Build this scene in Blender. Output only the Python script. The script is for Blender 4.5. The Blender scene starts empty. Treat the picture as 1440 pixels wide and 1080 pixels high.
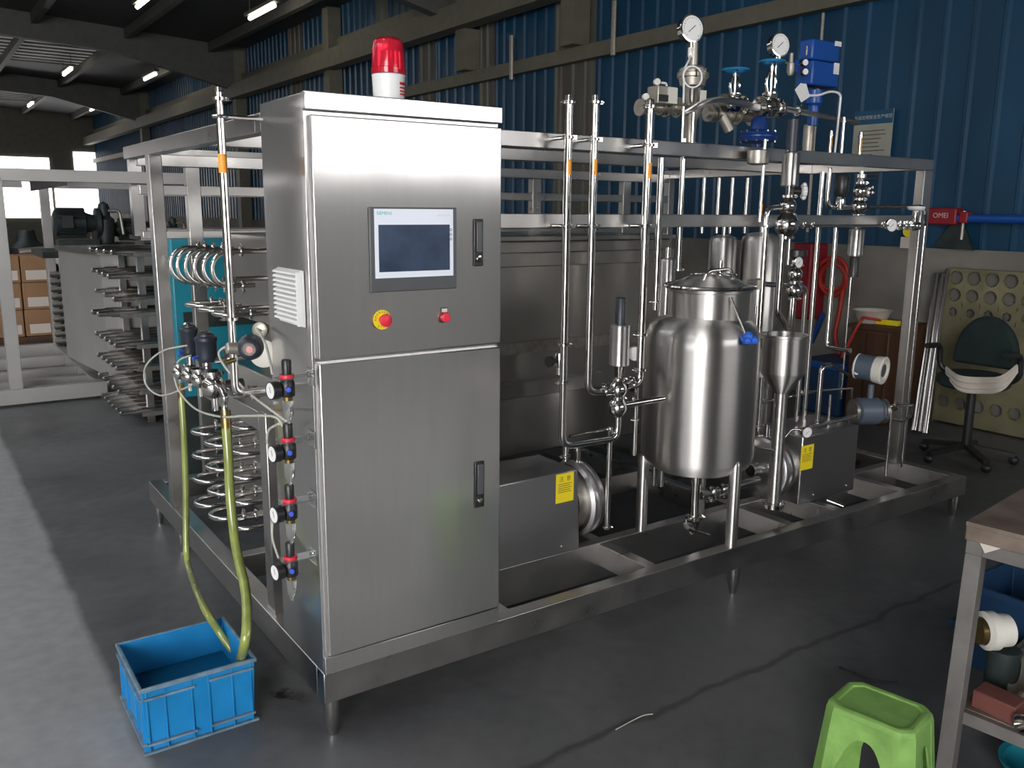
import bpy, math, random
from mathutils import Vector, Matrix
random.seed(7)
S = bpy.context.scene
COL = S.collection
PI = math.pi
V = Vector

# ------------------------------------------------------------------ camera
CP = V((-.9543, -2.4007, 1.6832))
YAW, PIT, ROL, FPX = -.6055, .1976, .0082, 1226.6
_cy, _sy = math.cos(YAW), math.sin(YAW)
FW = V((-_sy*math.cos(PIT), _cy*math.cos(PIT), -math.sin(PIT)))
_r = V((_cy, _sy, 0)); _u = _r.cross(FW)
RT = _r*math.cos(ROL)+_u*math.sin(ROL); UP = -_r*math.sin(ROL)+_u*math.cos(ROL)
cam = bpy.data.cameras.new('camera'); camo = bpy.data.objects.new('camera', cam); COL.objects.link(camo)
mw = Matrix((RT, UP, -FW)).transposed().to_4x4(); mw.translation = CP
camo.matrix_world = mw
cam.sensor_width = 36; cam.sensor_fit = 'HORIZONTAL'; cam.lens = FPX*36/1440; cam.clip_end = 200; cam.clip_start = .05
S.camera = camo
S.view_settings.view_transform = 'Standard'; S.view_settings.look = 'None'
S.view_settings.exposure = 0.0; S.view_settings.gamma = 1.0; S.view_settings.use_curve_mapping = False
S.cycles.caustics_reflective = False; S.cycles.caustics_refractive = False
S.cycles.sample_clamp_indirect = 4; S.cycles.max_bounces = 8; S.cycles.use_denoising = True
w = bpy.data.worlds.new('overcast'); S.world = w; w.use_nodes = True
w.node_tree.nodes['Background'].inputs[0].default_value = (.75, .85, 1, 1); w.node_tree.nodes['Background'].inputs[1].default_value = .6
WIN_BACK, WIN_LEFT, WIN_FAR, SKY_PANEL, ROOF_FILL, LAMP = 17.0, 2.6, 3.5, .45, 2.4, 12.0

def at(px, py, X=None, Y=None, Z=None):
    d = RT*((px-720)/FPX) - UP*((py-540)/FPX) + FW
    for i, v in enumerate((X, Y, Z)):
        if v is not None: return CP + d*((v-CP[i])/d[i])
def sc(p): return FPX/((V(p)-CP).dot(FW))

# ------------------------------------------------------------------ materials
def mat(name, base, rough=.5, metal=0., noise=0., nscale=(6, 6, 6), rvar=0., bump=0., emis=0., alpha=1., trans=0., col2=None, thr=None, coat=0., world=True):
    m = bpy.data.materials.new(name); m.use_nodes = True
    nt = m.node_tree; b = nt.nodes['Principled BSDF']; L = nt.links.new
    b.inputs['Base Color'].default_value = (*base, 1); b.inputs['Roughness'].default_value = rough; b.inputs['Metallic'].default_value = metal
    b.inputs['Coat Weight'].default_value = coat
    if emis: b.inputs['Emission Color'].default_value = (*base, 1); b.inputs['Emission Strength'].default_value = emis
    if trans: b.inputs['Transmission Weight'].default_value = trans; b.inputs['IOR'].default_value = 1.45
    if noise or rvar or bump or col2:
        g = nt.nodes.new('ShaderNodeNewGeometry') if world else None
        tc = nt.nodes.new('ShaderNodeTexCoord')
        mp = nt.nodes.new('ShaderNodeMapping'); mp.inputs['Scale'].default_value = nscale
        L(g.outputs['Position'] if world else tc.outputs['Object'], mp.inputs[0])
        n = nt.nodes.new('ShaderNodeTexNoise'); n.inputs['Scale'].default_value = 1; n.inputs['Detail'].default_value = 5
        L(mp.outputs[0], n.inputs['Vector'])
        if noise or col2:
            r = nt.nodes.new('ShaderNodeValToRGB')
            lo, hi = thr or (.3, .7)
            r.color_ramp.elements[0].position = lo; r.color_ramp.elements[1].position = hi
            c2 = col2 or tuple(min(1, c*(1+noise)) for c in base)
            c1 = base if col2 else tuple(c*(1-noise) for c in base)
            r.color_ramp.elements[0].color = (*c1, 1); r.color_ramp.elements[1].color = (*c2, 1)
            L(n.outputs[0], r.inputs[0]); L(r.outputs[0], b.inputs['Base Color'])
        if rvar:
            q = nt.nodes.new('ShaderNodeMapRange'); q.inputs[1].default_value = .3; q.inputs[2].default_value = .7
            q.inputs[3].default_value = max(.02, rough-rvar); q.inputs[4].default_value = rough+rvar
            L(n.outputs[0], q.inputs[0]); L(q.outputs[0], b.inputs['Roughness'])
        if bump:
            bp = nt.nodes.new('ShaderNodeBump'); bp.inputs['Strength'].default_value = bump; bp.inputs['Distance'].default_value = .01
            L(n.outputs[0], bp.inputs['Height']); L(bp.outputs[0], b.inputs['Normal'])
    return m
K = {}
def brushed(name, base, r1, r2, mixf, streak, aniso=.75, var=.05, wave=.05):
    """brushed sheet: a clear lobe plus a broad lobe stretched across the brush lines"""
    m = bpy.data.materials.new(name); m.use_nodes = True
    nt = m.node_tree; b = nt.nodes['Principled BSDF']; L = nt.links.new; out = nt.nodes['Material Output']
    b2 = nt.nodes.new('ShaderNodeBsdfPrincipled'); mx = nt.nodes.new('ShaderNodeMixShader'); mx.inputs[0].default_value = mixf
    g = nt.nodes.new('ShaderNodeNewGeometry'); mp = nt.nodes.new('ShaderNodeMapping'); mp.inputs['Scale'].default_value = streak
    L(g.outputs['Position'], mp.inputs[0]); n = nt.nodes.new('ShaderNodeTexNoise'); n.inputs['Scale'].default_value = 1; n.inputs['Detail'].default_value = 3; L(mp.outputs[0], n.inputs['Vector'])
    r = nt.nodes.new('ShaderNodeMix'); r.data_type = 'RGBA'
    r.inputs[6].default_value = (*[c*(1-var) for c in base], 1); r.inputs[7].default_value = (*[c*(1+var) for c in base], 1); L(n.outputs[0], r.inputs[0])
    n2 = nt.nodes.new('ShaderNodeTexNoise'); n2.inputs['Scale'].default_value = 3.2; n2.inputs['Detail'].default_value = 1; L(g.outputs['Position'], n2.inputs['Vector'])
    bp = nt.nodes.new('ShaderNodeBump'); bp.inputs['Strength'].default_value = wave; bp.inputs['Distance'].default_value = .02; L(n2.outputs[0], bp.inputs['Height'])
    for q in (b, b2): L(bp.outputs[0], q.inputs['Normal'])
    tg = nt.nodes.new('ShaderNodeTangent'); tg.direction_type = 'RADIAL'; tg.axis = 'Z'
    for q, ro, an in ((b, r1, 0), (b2, r2, aniso)):
        q.inputs['Metallic'].default_value = 1; q.inputs['Roughness'].default_value = ro; L(r.outputs[2], q.inputs['Base Color'])
        if an: q.inputs['Anisotropic'].default_value = an; q.inputs['Anisotropic Rotation'].default_value = .25; L(tg.outputs[0], q.inputs['Tangent'])
    L(b.outputs[0], mx.inputs[1]); L(b2.outputs[0], mx.inputs[2]); L(mx.outputs[0], out.inputs[0])
    return m
K['brushed'] = brushed('brushed_steel', (.62, .61, .605), .13, .5, .45, (40, 40, 4))
K['frame'] = mat('satin_steel', (.52, .505, .49), .33, 1, noise=.08, nscale=(7, 7, 7), rvar=.07)
K['polish'] = mat('polished_steel', (.66, .64, .62), .13, 1, rvar=.03, nscale=(20, 20, 20))
K['tank'] = brushed('tank_steel', (.66, .64, .62), .15, .45, .85, (5, 5, 60), aniso=.95)
K['house'] = brushed('housing_steel', (.52, .50, .47), .16, .45, .5, (4, 4, .6), var=.12)
K['cover'] = brushed('cover_steel', (.50, .49, .50), .22, .5, .6, (6, 6, 6))
K['cast'] = mat('cast_steel', (.33, .31, .28), .42, .9, noise=.2, nscale=(30, 30, 30), bump=.1)
K['dull'] = mat('dull_valve_metal', (.42, .39, .34), .45, .8, noise=.12, nscale=(25, 25, 25))
K['black'] = mat('black_plastic', (.018, .018, .02), .38)
K['navy'] = mat('dark_actuator_plastic', (.022, .027, .04), .42)
K['rubber'] = mat('dark_rubber', (.02, .02, .02), .7)
K['white'] = mat('white_plastic', (.80, .80, .80), .4)
K['cream'] = mat('cream_plastic', (.66, .64, .58), .45)
K['red'] = mat('red_plastic', (.72, .03, .06), .35)
K['redpaint'] = mat('red_paint', (.25, .010, .02), .5, noise=.2)
K['orange'] = mat('orange_sticker', (.90, .36, .04), .5)
K['yellow'] = mat('yellow_sticker', (.86, .68, .02), .5)
K['ink'] = mat('dark_print', (.05, .045, .03), .6)
K['redink'] = mat('red_print', (.5, .03, .05), .6)
K['blue'] = mat('blue_paint', (.010, .07, .32), .35)
K['navyblue'] = mat('deep_blue_paint', (.006, .035, .17), .4)
K['header_blue'] = mat('poster_header', (.012, .09, .17), .5)
K['bright_blue'] = mat('blue_handle_plastic', (.03, .13, .62), .4)
K['cyan'] = mat('blue_handwheel_paint', (.01, .19, .42), .4)
K['knob_blue'] = mat('blue_fitting', (.05, .10, .55), .4)
K['crate'] = mat('blue_crate_plastic', (.008, .20, .48), .5, noise=.14, nscale=(9, 9, 9), rvar=.08)
K['crate_wear'] = mat('worn_rim_plastic', (.13, .21, .28), .6, noise=.3, nscale=(22, 22, 22))
K['hose'] = mat('green_clear_hose', (.24, .28, .07), .22, noise=.25, nscale=(20, 20, 6), coat=.4)
K['tube'] = mat('clear_air_tube', (.50, .50, .44), .25)
K['brass'] = mat('brass', (.24, .17, .07), .35, .9, noise=.2, nscale=(60, 60, 60))
K['grey'] = mat('grey_paint', (.085, .105, .14), .4)
K['bezel'] = mat('panel_bezel', (.075, .078, .085), .4)
K['film'] = mat('screen_film', (.78, .82, .92), .3)
K['screen'] = mat('dark_screen', (.045, .065, .11), .16, noise=.25, nscale=(9, 9, 9))
K['teal'] = mat('teal_paint', (.010, .19, .26), .45, noise=.08)
K['tealink'] = mat('teal_print', (.02, .42, .40), .5)
K['glass'] = mat('clear_glass', (.9, .92, .92), .05, trans=.9)
K['redglass'] = mat('red_lens', (.75, .02, .05), .12, trans=.45)
K['reflector'] = mat('mirror_reflector', (.8, .75, .72), .08, 1)
K['pink'] = mat('pale_red_cap', (.60, .25, .22), .5)
K['green'] = mat('green_stool_plastic', (.215, .40, .10), .45, noise=.22, nscale=(16, 16, 16), rvar=.1)
K['bench'] = mat('bench_grey_paint', (.15, .14, .133), .6, noise=.18, nscale=(14, 14, 14), rvar=.1)
K['bench_top'] = mat('bench_top_plate', (.17, .13, .105), .6, noise=.4, nscale=(9, 9, 9))
K['brick'] = mat('dull_red_block', (.16, .05, .04), .8, noise=.2)
K['wood'] = mat('brown_wood', (.07, .03, .013), .6, noise=.3, nscale=(14, 14, 2))
K['card'] = mat('cardboard', (.30, .17, .09), .85, noise=.1)
K['paper'] = mat('paper_label', (.62, .56, .50), .8)
K['poster'] = mat('poster_paper', (.36, .36, .31), .7, noise=.1)
K['board'] = mat('perforated_board', (.19, .172, .10), .55, noise=.25, nscale=(5, 5, 5))
K['fabric'] = mat('dark_chair_fabric', (.010, .022, .022), .9, noise=.3)
K['dark'] = mat('dark_machine_paint', (.018, .026, .026), .5, noise=.4, nscale=(9, 9, 9))
K['darkred'] = mat('dark_red_lacquer', (.13, .025, .03), .5)
K['bluecr'] = mat('deep_blue_plastic', (.008, .038, .10), .5)
K['water'] = mat('crate_water', (.008, .12, .26), .04, trans=.25)
K['redhose'] = mat('red_hose', (.42, .03, .02), .45)
K['beige'] = mat('grey_beige_paint', (.14, .132, .10), .6, noise=.12)
K['struct'] = mat('dark_roof_steel', (.085, .085, .08), .6, noise=.15)
K['lampmat'] = mat('lamp_tube_glow', (1, .92, .72), .4, emis=LAMP)
K['win_back'] = mat('gate_daylight', (1, .985, .975), .5, emis=WIN_BACK)
K['win_high'] = mat('high_window_daylight', (1, .985, .975), .5, emis=6.0)
K['win_left'] = mat('side_window_daylight', (.97, .99, 1), .5, emis=WIN_LEFT)
K['win_far'] = mat('far_window_daylight', (1, .96, .97), .5, emis=WIN_FAR)
K['skypanel'] = mat('translucent_roof_sheet', (.30, .295, .28), .6, emis=SKY_PANEL)
K['roof_fill'] = mat('added_roof_fill', (.95, .97, 1), .6, emis=ROOF_FILL)
K['alu'] = mat('dull_aluminium_cladding', (.42, .41, .40), .42, .55, noise=.1, nscale=(2, 2, 2))
K['paint_blue_wall'] = mat('blue_sheet_cladding', (.009, .055, .115), .38, noise=.22, nscale=(2, 2, .6), rvar=.08)
K['old_panel'] = mat('weathered_wall_sheet', (.11, .108, .09), .6, noise=.3, nscale=(3, 9, .8))
K['roof'] = mat('roof_sheet', (.055, .058, .056), .55, noise=.2)

def floor_mat():
    m = bpy.data.materials.new('worn_concrete'); m.use_nodes = True
    nt = m.node_tree; b = nt.nodes['Principled BSDF']; L = nt.links.new
    g = nt.nodes.new('ShaderNodeNewGeometry'); sp = nt.nodes.new('ShaderNodeSeparateXYZ'); L(g.outputs['Position'], sp.inputs[0])
    def noise(s, d=6):
        n = nt.nodes.new('ShaderNodeTexNoise'); n.inputs['Scale'].default_value = s; n.inputs['Detail'].default_value = d; L(g.outputs['Position'], n.inputs['Vector']); return n.outputs[0]
    def math_(op, a, b_):
        q = nt.nodes.new('ShaderNodeMath'); q.operation = op
        for i, x in enumerate((a, b_)):
            if isinstance(x, (int, float)): q.inputs[i].default_value = x
            else: L(x, q.inputs[i])
        return q.outputs[0]
    def rng(x, a, c, d, e):
        q = nt.nodes.new('ShaderNodeMapRange'); L(x, q.inputs[0])
        for i, v in zip((1, 2, 3, 4), (a, c, d, e)): q.inputs[i].default_value = v
        return q.outputs[0]
    def mix(f, a, c):
        q = nt.nodes.new('ShaderNodeMix'); q.data_type = 'RGBA'
        if isinstance(f, float): q.inputs[0].default_value = f
        else: L(f, q.inputs[0])
        for i, x in ((6, a), (7, c)):
            if isinstance(x, tuple): q.inputs[i].default_value = (*x, 1)
            else: L(x, q.inputs[i])
        return q.outputs[2]
    n1, n2, n3 = noise(1.6), noise(14), noise(5)
    wob = rng(n3, .3, .7, -.012, .012)
    base = mix(rng(n1, .3, .7, 0, 1), (.078, .080, .084), (.135, .138, .143))
    base = mix(rng(n2, .35, .75, 0, .6), base, (.05, .05, .053)); base = mix(rng(noise(.9, 8), .42, .62, 0, .5), base, (.16, .162, .165))
    walk = rng(math_('ADD', sp.outputs[0], wob), -.52, -.485, 1, 0)         # lighter walkway slab
    light = mix(rng(n2, .3, .75, 0, 1), (.25, .253, .257), (.32, .323, .326))
    base = mix(walk, base, light)
    jn = math_('ABSOLUTE', math_('ADD', math_('ADD', sp.outputs[1], .46), rng(n3, .3, .7, -.02, .02)), 0)
    base = mix(rng(jn, .004, .022, .55, 0), base, (.012, .012, .012))       # slab joint
    # wet marks beside the crate
    vx = math_('MULTIPLY', math_('ADD', sp.outputs[0], .06), 1.2); vy = math_('MULTIPLY', math_('ADD', sp.outputs[1], -.42), .8)
    d2 = math_('ADD', math_('MULTIPLY', vx, vx), math_('MULTIPLY', vy, vy))
    wet = math_('MULTIPLY', rng(d2, .0, .05, 1, 0), rng(n3, .50, .58, 0, 1))
    base = mix(wet, base, (.012, .012, .013))
    L(base, b.inputs['Base Color'])
    L(math_('SUBTRACT', rng(n1, .3, .7, .36, .58), math_('MULTIPLY', wet, .3)), b.inputs['Roughness'])
    bp = nt.nodes.new('ShaderNodeBump'); bp.inputs['Strength'].default_value = .12; bp.inputs['Distance'].default_value = .01
    L(n2, bp.inputs['Height']); L(bp.outputs[0], b.inputs['Normal'])
    return m
K['floor'] = floor_mat()
K['block'] = mat('plastered_block_wall', (.19, .178, .158), .8, noise=.3, nscale=(1.5, 1.5, 2.5), bump=.1)

# ------------------------------------------------------------------ mesh builder
def frame_of(axis):
    a = V(axis).normalized()
    h = V((0, 0, 1)) if abs(a.z) < .9 else V((1, 0, 0))
    u = h.cross(a).normalized(); return u, a.cross(u), a
class M:
    def __init__(s): s.v = []; s.f = []
    def add(s, vs, fs):
        o = len(s.v); s.v += [V(q) for q in vs]; s.f += [tuple(i+o for i in f) for f in fs]; return s
    def obox(s, c, ax, h):
        c = V(c); A = [V(a).normalized()*k for a, k in zip(ax, h)]
        vs = [c+A[0]*i+A[1]*j+A[2]*k for i in (-1, 1) for j in (-1, 1) for k in (-1, 1)]
        return s.add(vs, [(0, 1, 3, 2), (4, 6, 7, 5), (0, 4, 5, 1), (2, 3, 7, 6), (0, 2, 6, 4), (1, 5, 7, 3)])
    def box(s, x0, x1, y0, y1, z0, z1):
        return s.obox(((x0+x1)/2, (y0+y1)/2, (z0+z1)/2), ((1, 0, 0), (0, 1, 0), (0, 0, 1)), ((x1-x0)/2, (y1-y0)/2, (z1-z0)/2))
    def bar(s, a, b, wd, ht, up=(0, 0, 1)):
        a, b = V(a), V(b); d = (b-a).normalized(); u = V(up)
        if abs(d.dot(u)) > .95: u = V((0, 1, 0))
        sd = d.cross(u).normalized(); u = sd.cross(d)
        return s.obox((a+b)/2, (d, sd, u), ((b-a).length/2, wd/2, ht/2))
    def lathe(s, o, axis, prof, n=20):
        u, v, a = frame_of(axis); o = V(o); vs = []; fs = []; rows = []
        for t, r in prof:
            if r < 1e-6: rows.append([len(vs)]); vs.append(o+a*t)
            else:
                rows.append(list(range(len(vs), len(vs)+n)))
                vs += [o+a*t+(u*math.cos(2*PI*i/n)+v*math.sin(2*PI*i/n))*r for i in range(n)]
        for A, B in zip(rows, rows[1:]):
            for i in range(n):
                j = (i+1) % n
                if len(A) == 1 and len(B) == 1: break
                if len(A) == 1: fs.append((A[0], B[i], B[j]))
                elif len(B) == 1: fs.append((A[i], B[0], A[j]))
                else: fs.append((A[i], B[i], B[j], A[j]))
        if len(rows[0]) > 1: fs.append(tuple(rows[0]))
        if len(rows[-1]) > 1: fs.append(tuple(reversed(rows[-1])))
        return s.add(vs, fs)
    def cyl(s, a, b, r, r2=None, n=18):
        a, b = V(a), V(b); return s.lathe(a, b-a, [(0, r), ((b-a).length, r if r2 is None else r2)], n)
    def ball(s, c, r, n=16, ax=(0, 0, 1), k=1.):
        return s.lathe(c, ax, [(-r*k*math.cos(PI*i/10), r*math.sin(PI*i/10)) for i in range(11)], n)
    def tube(s, pts, r, bend=0, n=12, closed=False, smooth=0):
        P = [V(q) for q in pts]
        if bend and len(P) > 2:
            Q = [P[0]]
            for A, B, C_ in zip(P, P[1:], P[2:]):
                d1 = min(bend, (A-B).length*.49); d2 = min(bend, (C_-B).length*.49); d = min(d1, d2)
                p0 = B+(A-B).normalized()*d; p1 = B+(C_-B).normalized()*d
                for i in range(7):
                    t = i/6; Q.append(p0*(1-t)**2+B*2*t*(1-t)+p1*t*t)
            Q.append(P[-1]); P = Q
        if smooth:
            Q = []
            for i in range(len(P)-1):
                a = P[max(i-1, 0)]; b = P[i]; c = P[i+1]; d = P[min(i+2, len(P)-1)]
                for k in range(smooth):
                    t = k/smooth
                    Q.append(.5*((2*b)+(c-a)*t+(2*a-5*b+4*c-d)*t*t+(3*b-a-3*c+d)*t**3))
            Q.append(P[-1]); P = Q
        N = len(P); T = []
        for i in range(N):
            if closed: d = P[(i+1) % N]-P[i-1]
            else: d = P[min(i+1, N-1)]-P[max(i-1, 0)]
            T.append(d.normalized())
        u, _, _ = frame_of(T[0]); vs = []; fs = []
        for i in range(N):
            u = (u-T[i]*u.dot(T[i])).normalized(); v = T[i].cross(u)
            rr = r[i] if isinstance(r, (list, tuple)) else r
            vs += [P[i]+(u*math.cos(2*PI*k/n)+v*math.sin(2*PI*k/n))*rr for k in range(n)]
        for i in range(N if closed else N-1):
            for k in range(n):
                a, b = i*n, ((i+1) % N)*n
                fs.append((a+k, b+k, b+(k+1) % n, a+(k+1) % n))
        if not closed: fs += [tuple(range(n)), tuple(reversed(range((N-1)*n, N*n)))]
        return s.add(vs, fs)
    def ring(s, c, axis, R, r, a0=0, a1=2*PI, N=28, n=8):
        u, v, a = frame_of(axis); full = abs(a1-a0-2*PI) < 1e-6
        k = N if full else N+1
        pts = [V(c)+(u*math.cos(a0+(a1-a0)*i/N)+v*math.sin(a0+(a1-a0)*i/N))*R for i in range(k)]
        return s.tube(pts, r, n=n, closed=full)
    def prism(s, pts, ext):
        P = [V(q) for q in pts]; e = V(ext); n = len(P)
        return s.add(P+[q+e for q in P], [tuple(range(n)), tuple(reversed(range(n, 2*n)))]+[(i, i+n, (i+1) % n+n, (i+1) % n) for i in range(n)])
    def text(s, body, size, o, xd, yd, depth=.0006):
        c = bpy.data.curves.new('lettering', 'FONT'); c.body = body; c.size = size; c.align_x = 'CENTER'; c.align_y = 'CENTER'; c.resolution_u = 3
        ob = bpy.data.objects.new('lettering', c); COL.objects.link(ob)
        me = ob.evaluated_get(bpy.context.evaluated_depsgraph_get()).to_mesh()
        xd, yd = V(xd).normalized(), V(yd).normalized(); zd = xd.cross(yd); o = V(o)
        s.add([o+xd*q.co.x+yd*q.co.y+zd*depth for q in me.vertices], [tuple(f.vertices) for f in me.polygons])
        ob.to_mesh_clear(); bpy.data.objects.remove(ob); bpy.data.curves.remove(c)
        return s
    def clamp(s, p, axis, r, wing=None):
        """a tri-clamp: split ring, bolt and wing nut"""
        u, v, a = frame_of(axis); p = V(p); d = V(wing).normalized() if wing else u
        s.lathe(p-a*r*.42, a, [(0, r*1.15), (r*.12, r*1.6), (r*.72, r*1.6), (r*.84, r*1.15)], 18)
        e = a.cross(d)
        s.obox(p+d*r*1.75, (d, e, a), (r*.38, r*.3, r*.42))
        s.cyl(p+d*r*2-e*r*.9, p+d*r*2+e*r*.9, r*.16, n=6)
        s.prism([p+d*r*2+e*r*.9+d*r*.15-a*r*.1, p+d*r*2+e*r*1.7+d*r*.6-a*r*.1, p+d*r*2+e*r*1.7-d*r*.6-a*r*.1], a*r*.2)
        return s
    def build(s, name, m, parent=None, bev=0., loc=None, flat=False):
        me = bpy.data.meshes.new(name)
        wl = V((0, 0, 0)); p = parent
        while p: wl += p.location; p = p.parent
        if loc is None and not parent and s.v:
            n = len(s.v); loc = V((sum(q.x for q in s.v)/n, sum(q.y for q in s.v)/n, min(q.z for q in s.v)))
        loc = V(loc) if loc is not None else V((0, 0, 0))
        if parent and loc.length: loc = loc-wl
        me.from_pydata([q-wl-loc for q in s.v], [], s.f)
        me.validate(); me.update()
        o = bpy.data.objects.new(name, me); COL.objects.link(o); o.location = loc
        me.materials.append(K[m] if isinstance(m, str) else m)
        if not flat:
            me.polygons.foreach_set('use_smooth', [True]*len(me.polygons)); me.set_sharp_from_angle(angle=math.radians(38))
        if parent: o.parent = parent
        if bev:
            md = o.modifiers.new('bevel', 'BEVEL'); md.width = bev; md.segments = 2; md.limit_method = 'ANGLE'; md.angle_limit = .6
            md.harden_normals = False
        import bmesh
        bm = bmesh.new(); bm.from_mesh(me); bmesh.ops.recalc_face_normals(bm, faces=bm.faces); bm.to_mesh(me); bm.free()
        return o
def thing(name, label, cat, loc, group=None):
    o = bpy.data.objects.new(name, None); COL.objects.link(o); o.location = V(loc); o.empty_display_size = .05
    return tag(o, label, cat, group)
def tag(o, label, cat, group=None):
    o['label'] = label; o['category'] = cat
    if group: o['group'] = group
    return o
def struct(name, m, mt, bev=0.):
    o = m.build(name, mt, loc=(0, 0, 0), bev=bev); o['kind'] = 'structure'; return o
def nth(i): return ('first second third fourth fifth sixth seventh eighth ninth tenth eleventh twelfth'.split())[i]
def prof_px(px, Y, prof, X=None):
    """profile measured in (row, radius) -> world axis and (z, r)"""
    o = at(px, prof[0][0], Y=Y) if X is None else V((X, Y, 0))
    out = []
    for y, r in prof:
        p = at(px, y, Y=Y); out.append((p.z, r/sc(p)))
    return V((o.x, Y, 0)), out
def lat(px, Y, prof, name, m, parent, n=22, X=None):
    o, pr = prof_px(px, Y, prof, X)
    return M().lathe(o, (0, 0, 1), pr[::-1], n).build(name, m, parent)
def balls(*bs, neck=.5):
    """profile rows of stacked round valve bodies: (row, radius)"""
    out = []
    for y, r in bs:
        for i in range(1, 10):
            t = PI*i/10; out.append((y-r*math.cos(t), max(r*math.sin(t), r*neck)))
    return out
# ------------------------------------------------------------------ the hall
XR, XL, YB, YF = 6.0, -10.0, -7.0, 38.0
struct('floor', M().box(XL-.2, XR+.2, YB-.2, YF+.2, -.1, 0), 'floor')
def roof_z(x): return 5.25+.055*(XR-x)
# right wall: block plinth below, ribbed blue sheet above, some weathered sheets in it
struct('wall_right_plinth', M().box(5.95, 6.2, YB, YF, 0, 1.40), 'block')
def ribbed(y0, y1, z0, z1, x, pitch=.235):
    m = M(); pts = []; y = y0
    while y < y1-1e-6:
        e = min(y+pitch, y1)
        pts += [(x, y), (x, e-.06), (x-.028, e-.045), (x-.028, e-.018), (x, e)]; y += pitch
    vs = [V((a, b, z)) for a, b in pts for z in (z0, z1)]
    return m.add(vs, [(2*i, 2*i+1, 2*i+3, 2*i+2) for i in range(len(pts)-1)])
olds = [(5.95, 6.75), (9.75, 10.25), (11.3, 11.7), (15.0, 15.8), (8.1, 8.5)]
cuts = sorted(olds); y = YB; k = 1
for a, b in cuts+[(YF, YF)]:
    struct('wall_right' if k == 1 else 'wall_right_%d' % k, ribbed(y, a, 1.40, 5.4, 6.0), 'paint_blue_wall'); k += 1
    if b > a: struct('wall_right_%d' % k, ribbed(a, b, 1.40, 5.4, 6.0), 'old_panel'); k += 1
    y = b
struct('wall_right_backing', M().box(6.03, 6.2, YB, YF, 1.4, 5.6), 'struct')
struct('trim_1', M().box(5.55, 5.8, YB, YF, 4.12, 4.42), 'beige')                      # crane runway beam
struct('trim_2', M().box(5.86, 5.97, YB, YF, 3.42, 3.58), 'beige')                     # wall girts
struct('trim_3', M().box(5.86, 5.97, YB, YF, 4.55, 4.68), 'beige')
for i, yy in enumerate((6.15, 8.55, 13.2, 18.6, 28.2)):
    struct('trim_%d' % (10+i), M().box(5.70, 5.95, yy-.12, yy+.12, 0 if yy > 10 else 3.58, 4.12 if yy < 10 else 5.2), 'beige')
# roof
r = M(); xs = [XL+i*.2 for i in range(int((XR-XL)/.2)+2)]
struct('ceiling', M().prism([(XL-.2, YB-.2, roof_z(XL-.2)), (XR+.2, YB-.2, roof_z(XR+.2)), (XR+.2, YB-.2, roof_z(XR+.2)+.1), (XL-.2, YB-.2, roof_z(XL-.2)+.1)], (0, YF-YB+.4, 0)), 'roof')
k = 20
for yy in (9.0, 18.6, 28.2):                                                            # rafters with haunches
    m = M().prism([(XL, yy-.1, roof_z(XL)-.5), (3.2, yy-.1, roof_z(3.2)-.5), (XR, yy-.1, roof_z(XR)-1.0), (XR, yy-.1, roof_z(XR)), (XL, yy-.1, roof_z(XL))], (0, .2, 0))
    struct('trim_%d' % k, m, 'struct'); k += 1
for i in range(9):                                                                      # purlins
    x = 5.2-i*1.75
    struct('trim_%d' % k, M().box(x-.06, x+.06, YB, YF, roof_z(x)-.2, roof_z(x)-.005), 'struct'); k += 1
# translucent ribbed roof sheets between the purlins
def sheet(x0, x1, y0, y1):
    m = M(); n = int((y1-y0)/.11); pts = []
    for i in range(n+1):
        yy = y0+(y1-y0)*i/n; pts.append((yy, -.012-.05*(i % 2)))
    vs = [V((x, yy, roof_z(x)+dz)) for yy, dz in pts for x in (x0, x1)]
    return m.add(vs, [(2*i, 2*i+1, 2*i+3, 2*i+2) for i in range(n)])
for yy in (20.0, 30.0):
    for i in range(1, 4):
        x = 5.2-i*1.75
        struct('window_%d' % k, sheet(x-1.66, x-.08, yy, yy+4.2), 'skypanel'); k += 1
        m = M()
        for j in range(9): m.box(x-1.66, x-.08, yy+.1+j*.5, yy+.22+j*.5, roof_z(x)-.085, roof_z(x)-.055)  # dark bars added to draw the shaded rib lines of the sheets
        struct('trim_%d' % k, m, 'struct'); k += 1
for x0, x1, y0, y1 in ((-8.6, -7.1, -3, 16), (-5.1, -3.6, -3, 16), (-3.35, -1.9, 2, 14)):   # unseen glowing roof panels added to brighten the walkway floor
    struct('window_%d' % k, M().prism([(x0, y0, roof_z(x0)-.03), (x1, y0, roof_z(x1)-.03), (x1, y0, roof_z(x1)-.01), (x0, y0, roof_z(x0)-.01)], (0, y1-y0, 0)), 'roof_fill'); k += 1
# far wall with glazing
struct('wall_far', M().box(XL, XR, YF, YF+.2, 0, 6.4), 'beige')
def panes(name, rects, y, th, mt, mull=None):
    global k
    for (x0, x1, z0, z1) in rects:
        struct('window_%d' % k, M().box(x0, x1, y, y+th, z0, z1), mt); k += 1
c = lambda px, py: at(px, py, Y=YF-.02)
def wrect(px0, px1, py0, py1):
    a, b = c(px0, (py0+py1)/2), c(px1, (py0+py1)/2); m = (px0+px1)/2
    return (a.x, b.x, c(m, py1).z, c(m, py0).z)
panes('w', [wrect(-560, 69, 211, 243), wrect(104, 138, 214, 246), wrect(-560, 74, 254, 306), wrect(78, 139, 254, 306)], YF-.03, .05, 'win_far')
struct('trim_70', M().box(XL, c(145, 250).x, YF-.1, YF-.03, c(70, 250).z-.1, c(70, 250).z+.1), 'struct')
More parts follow.
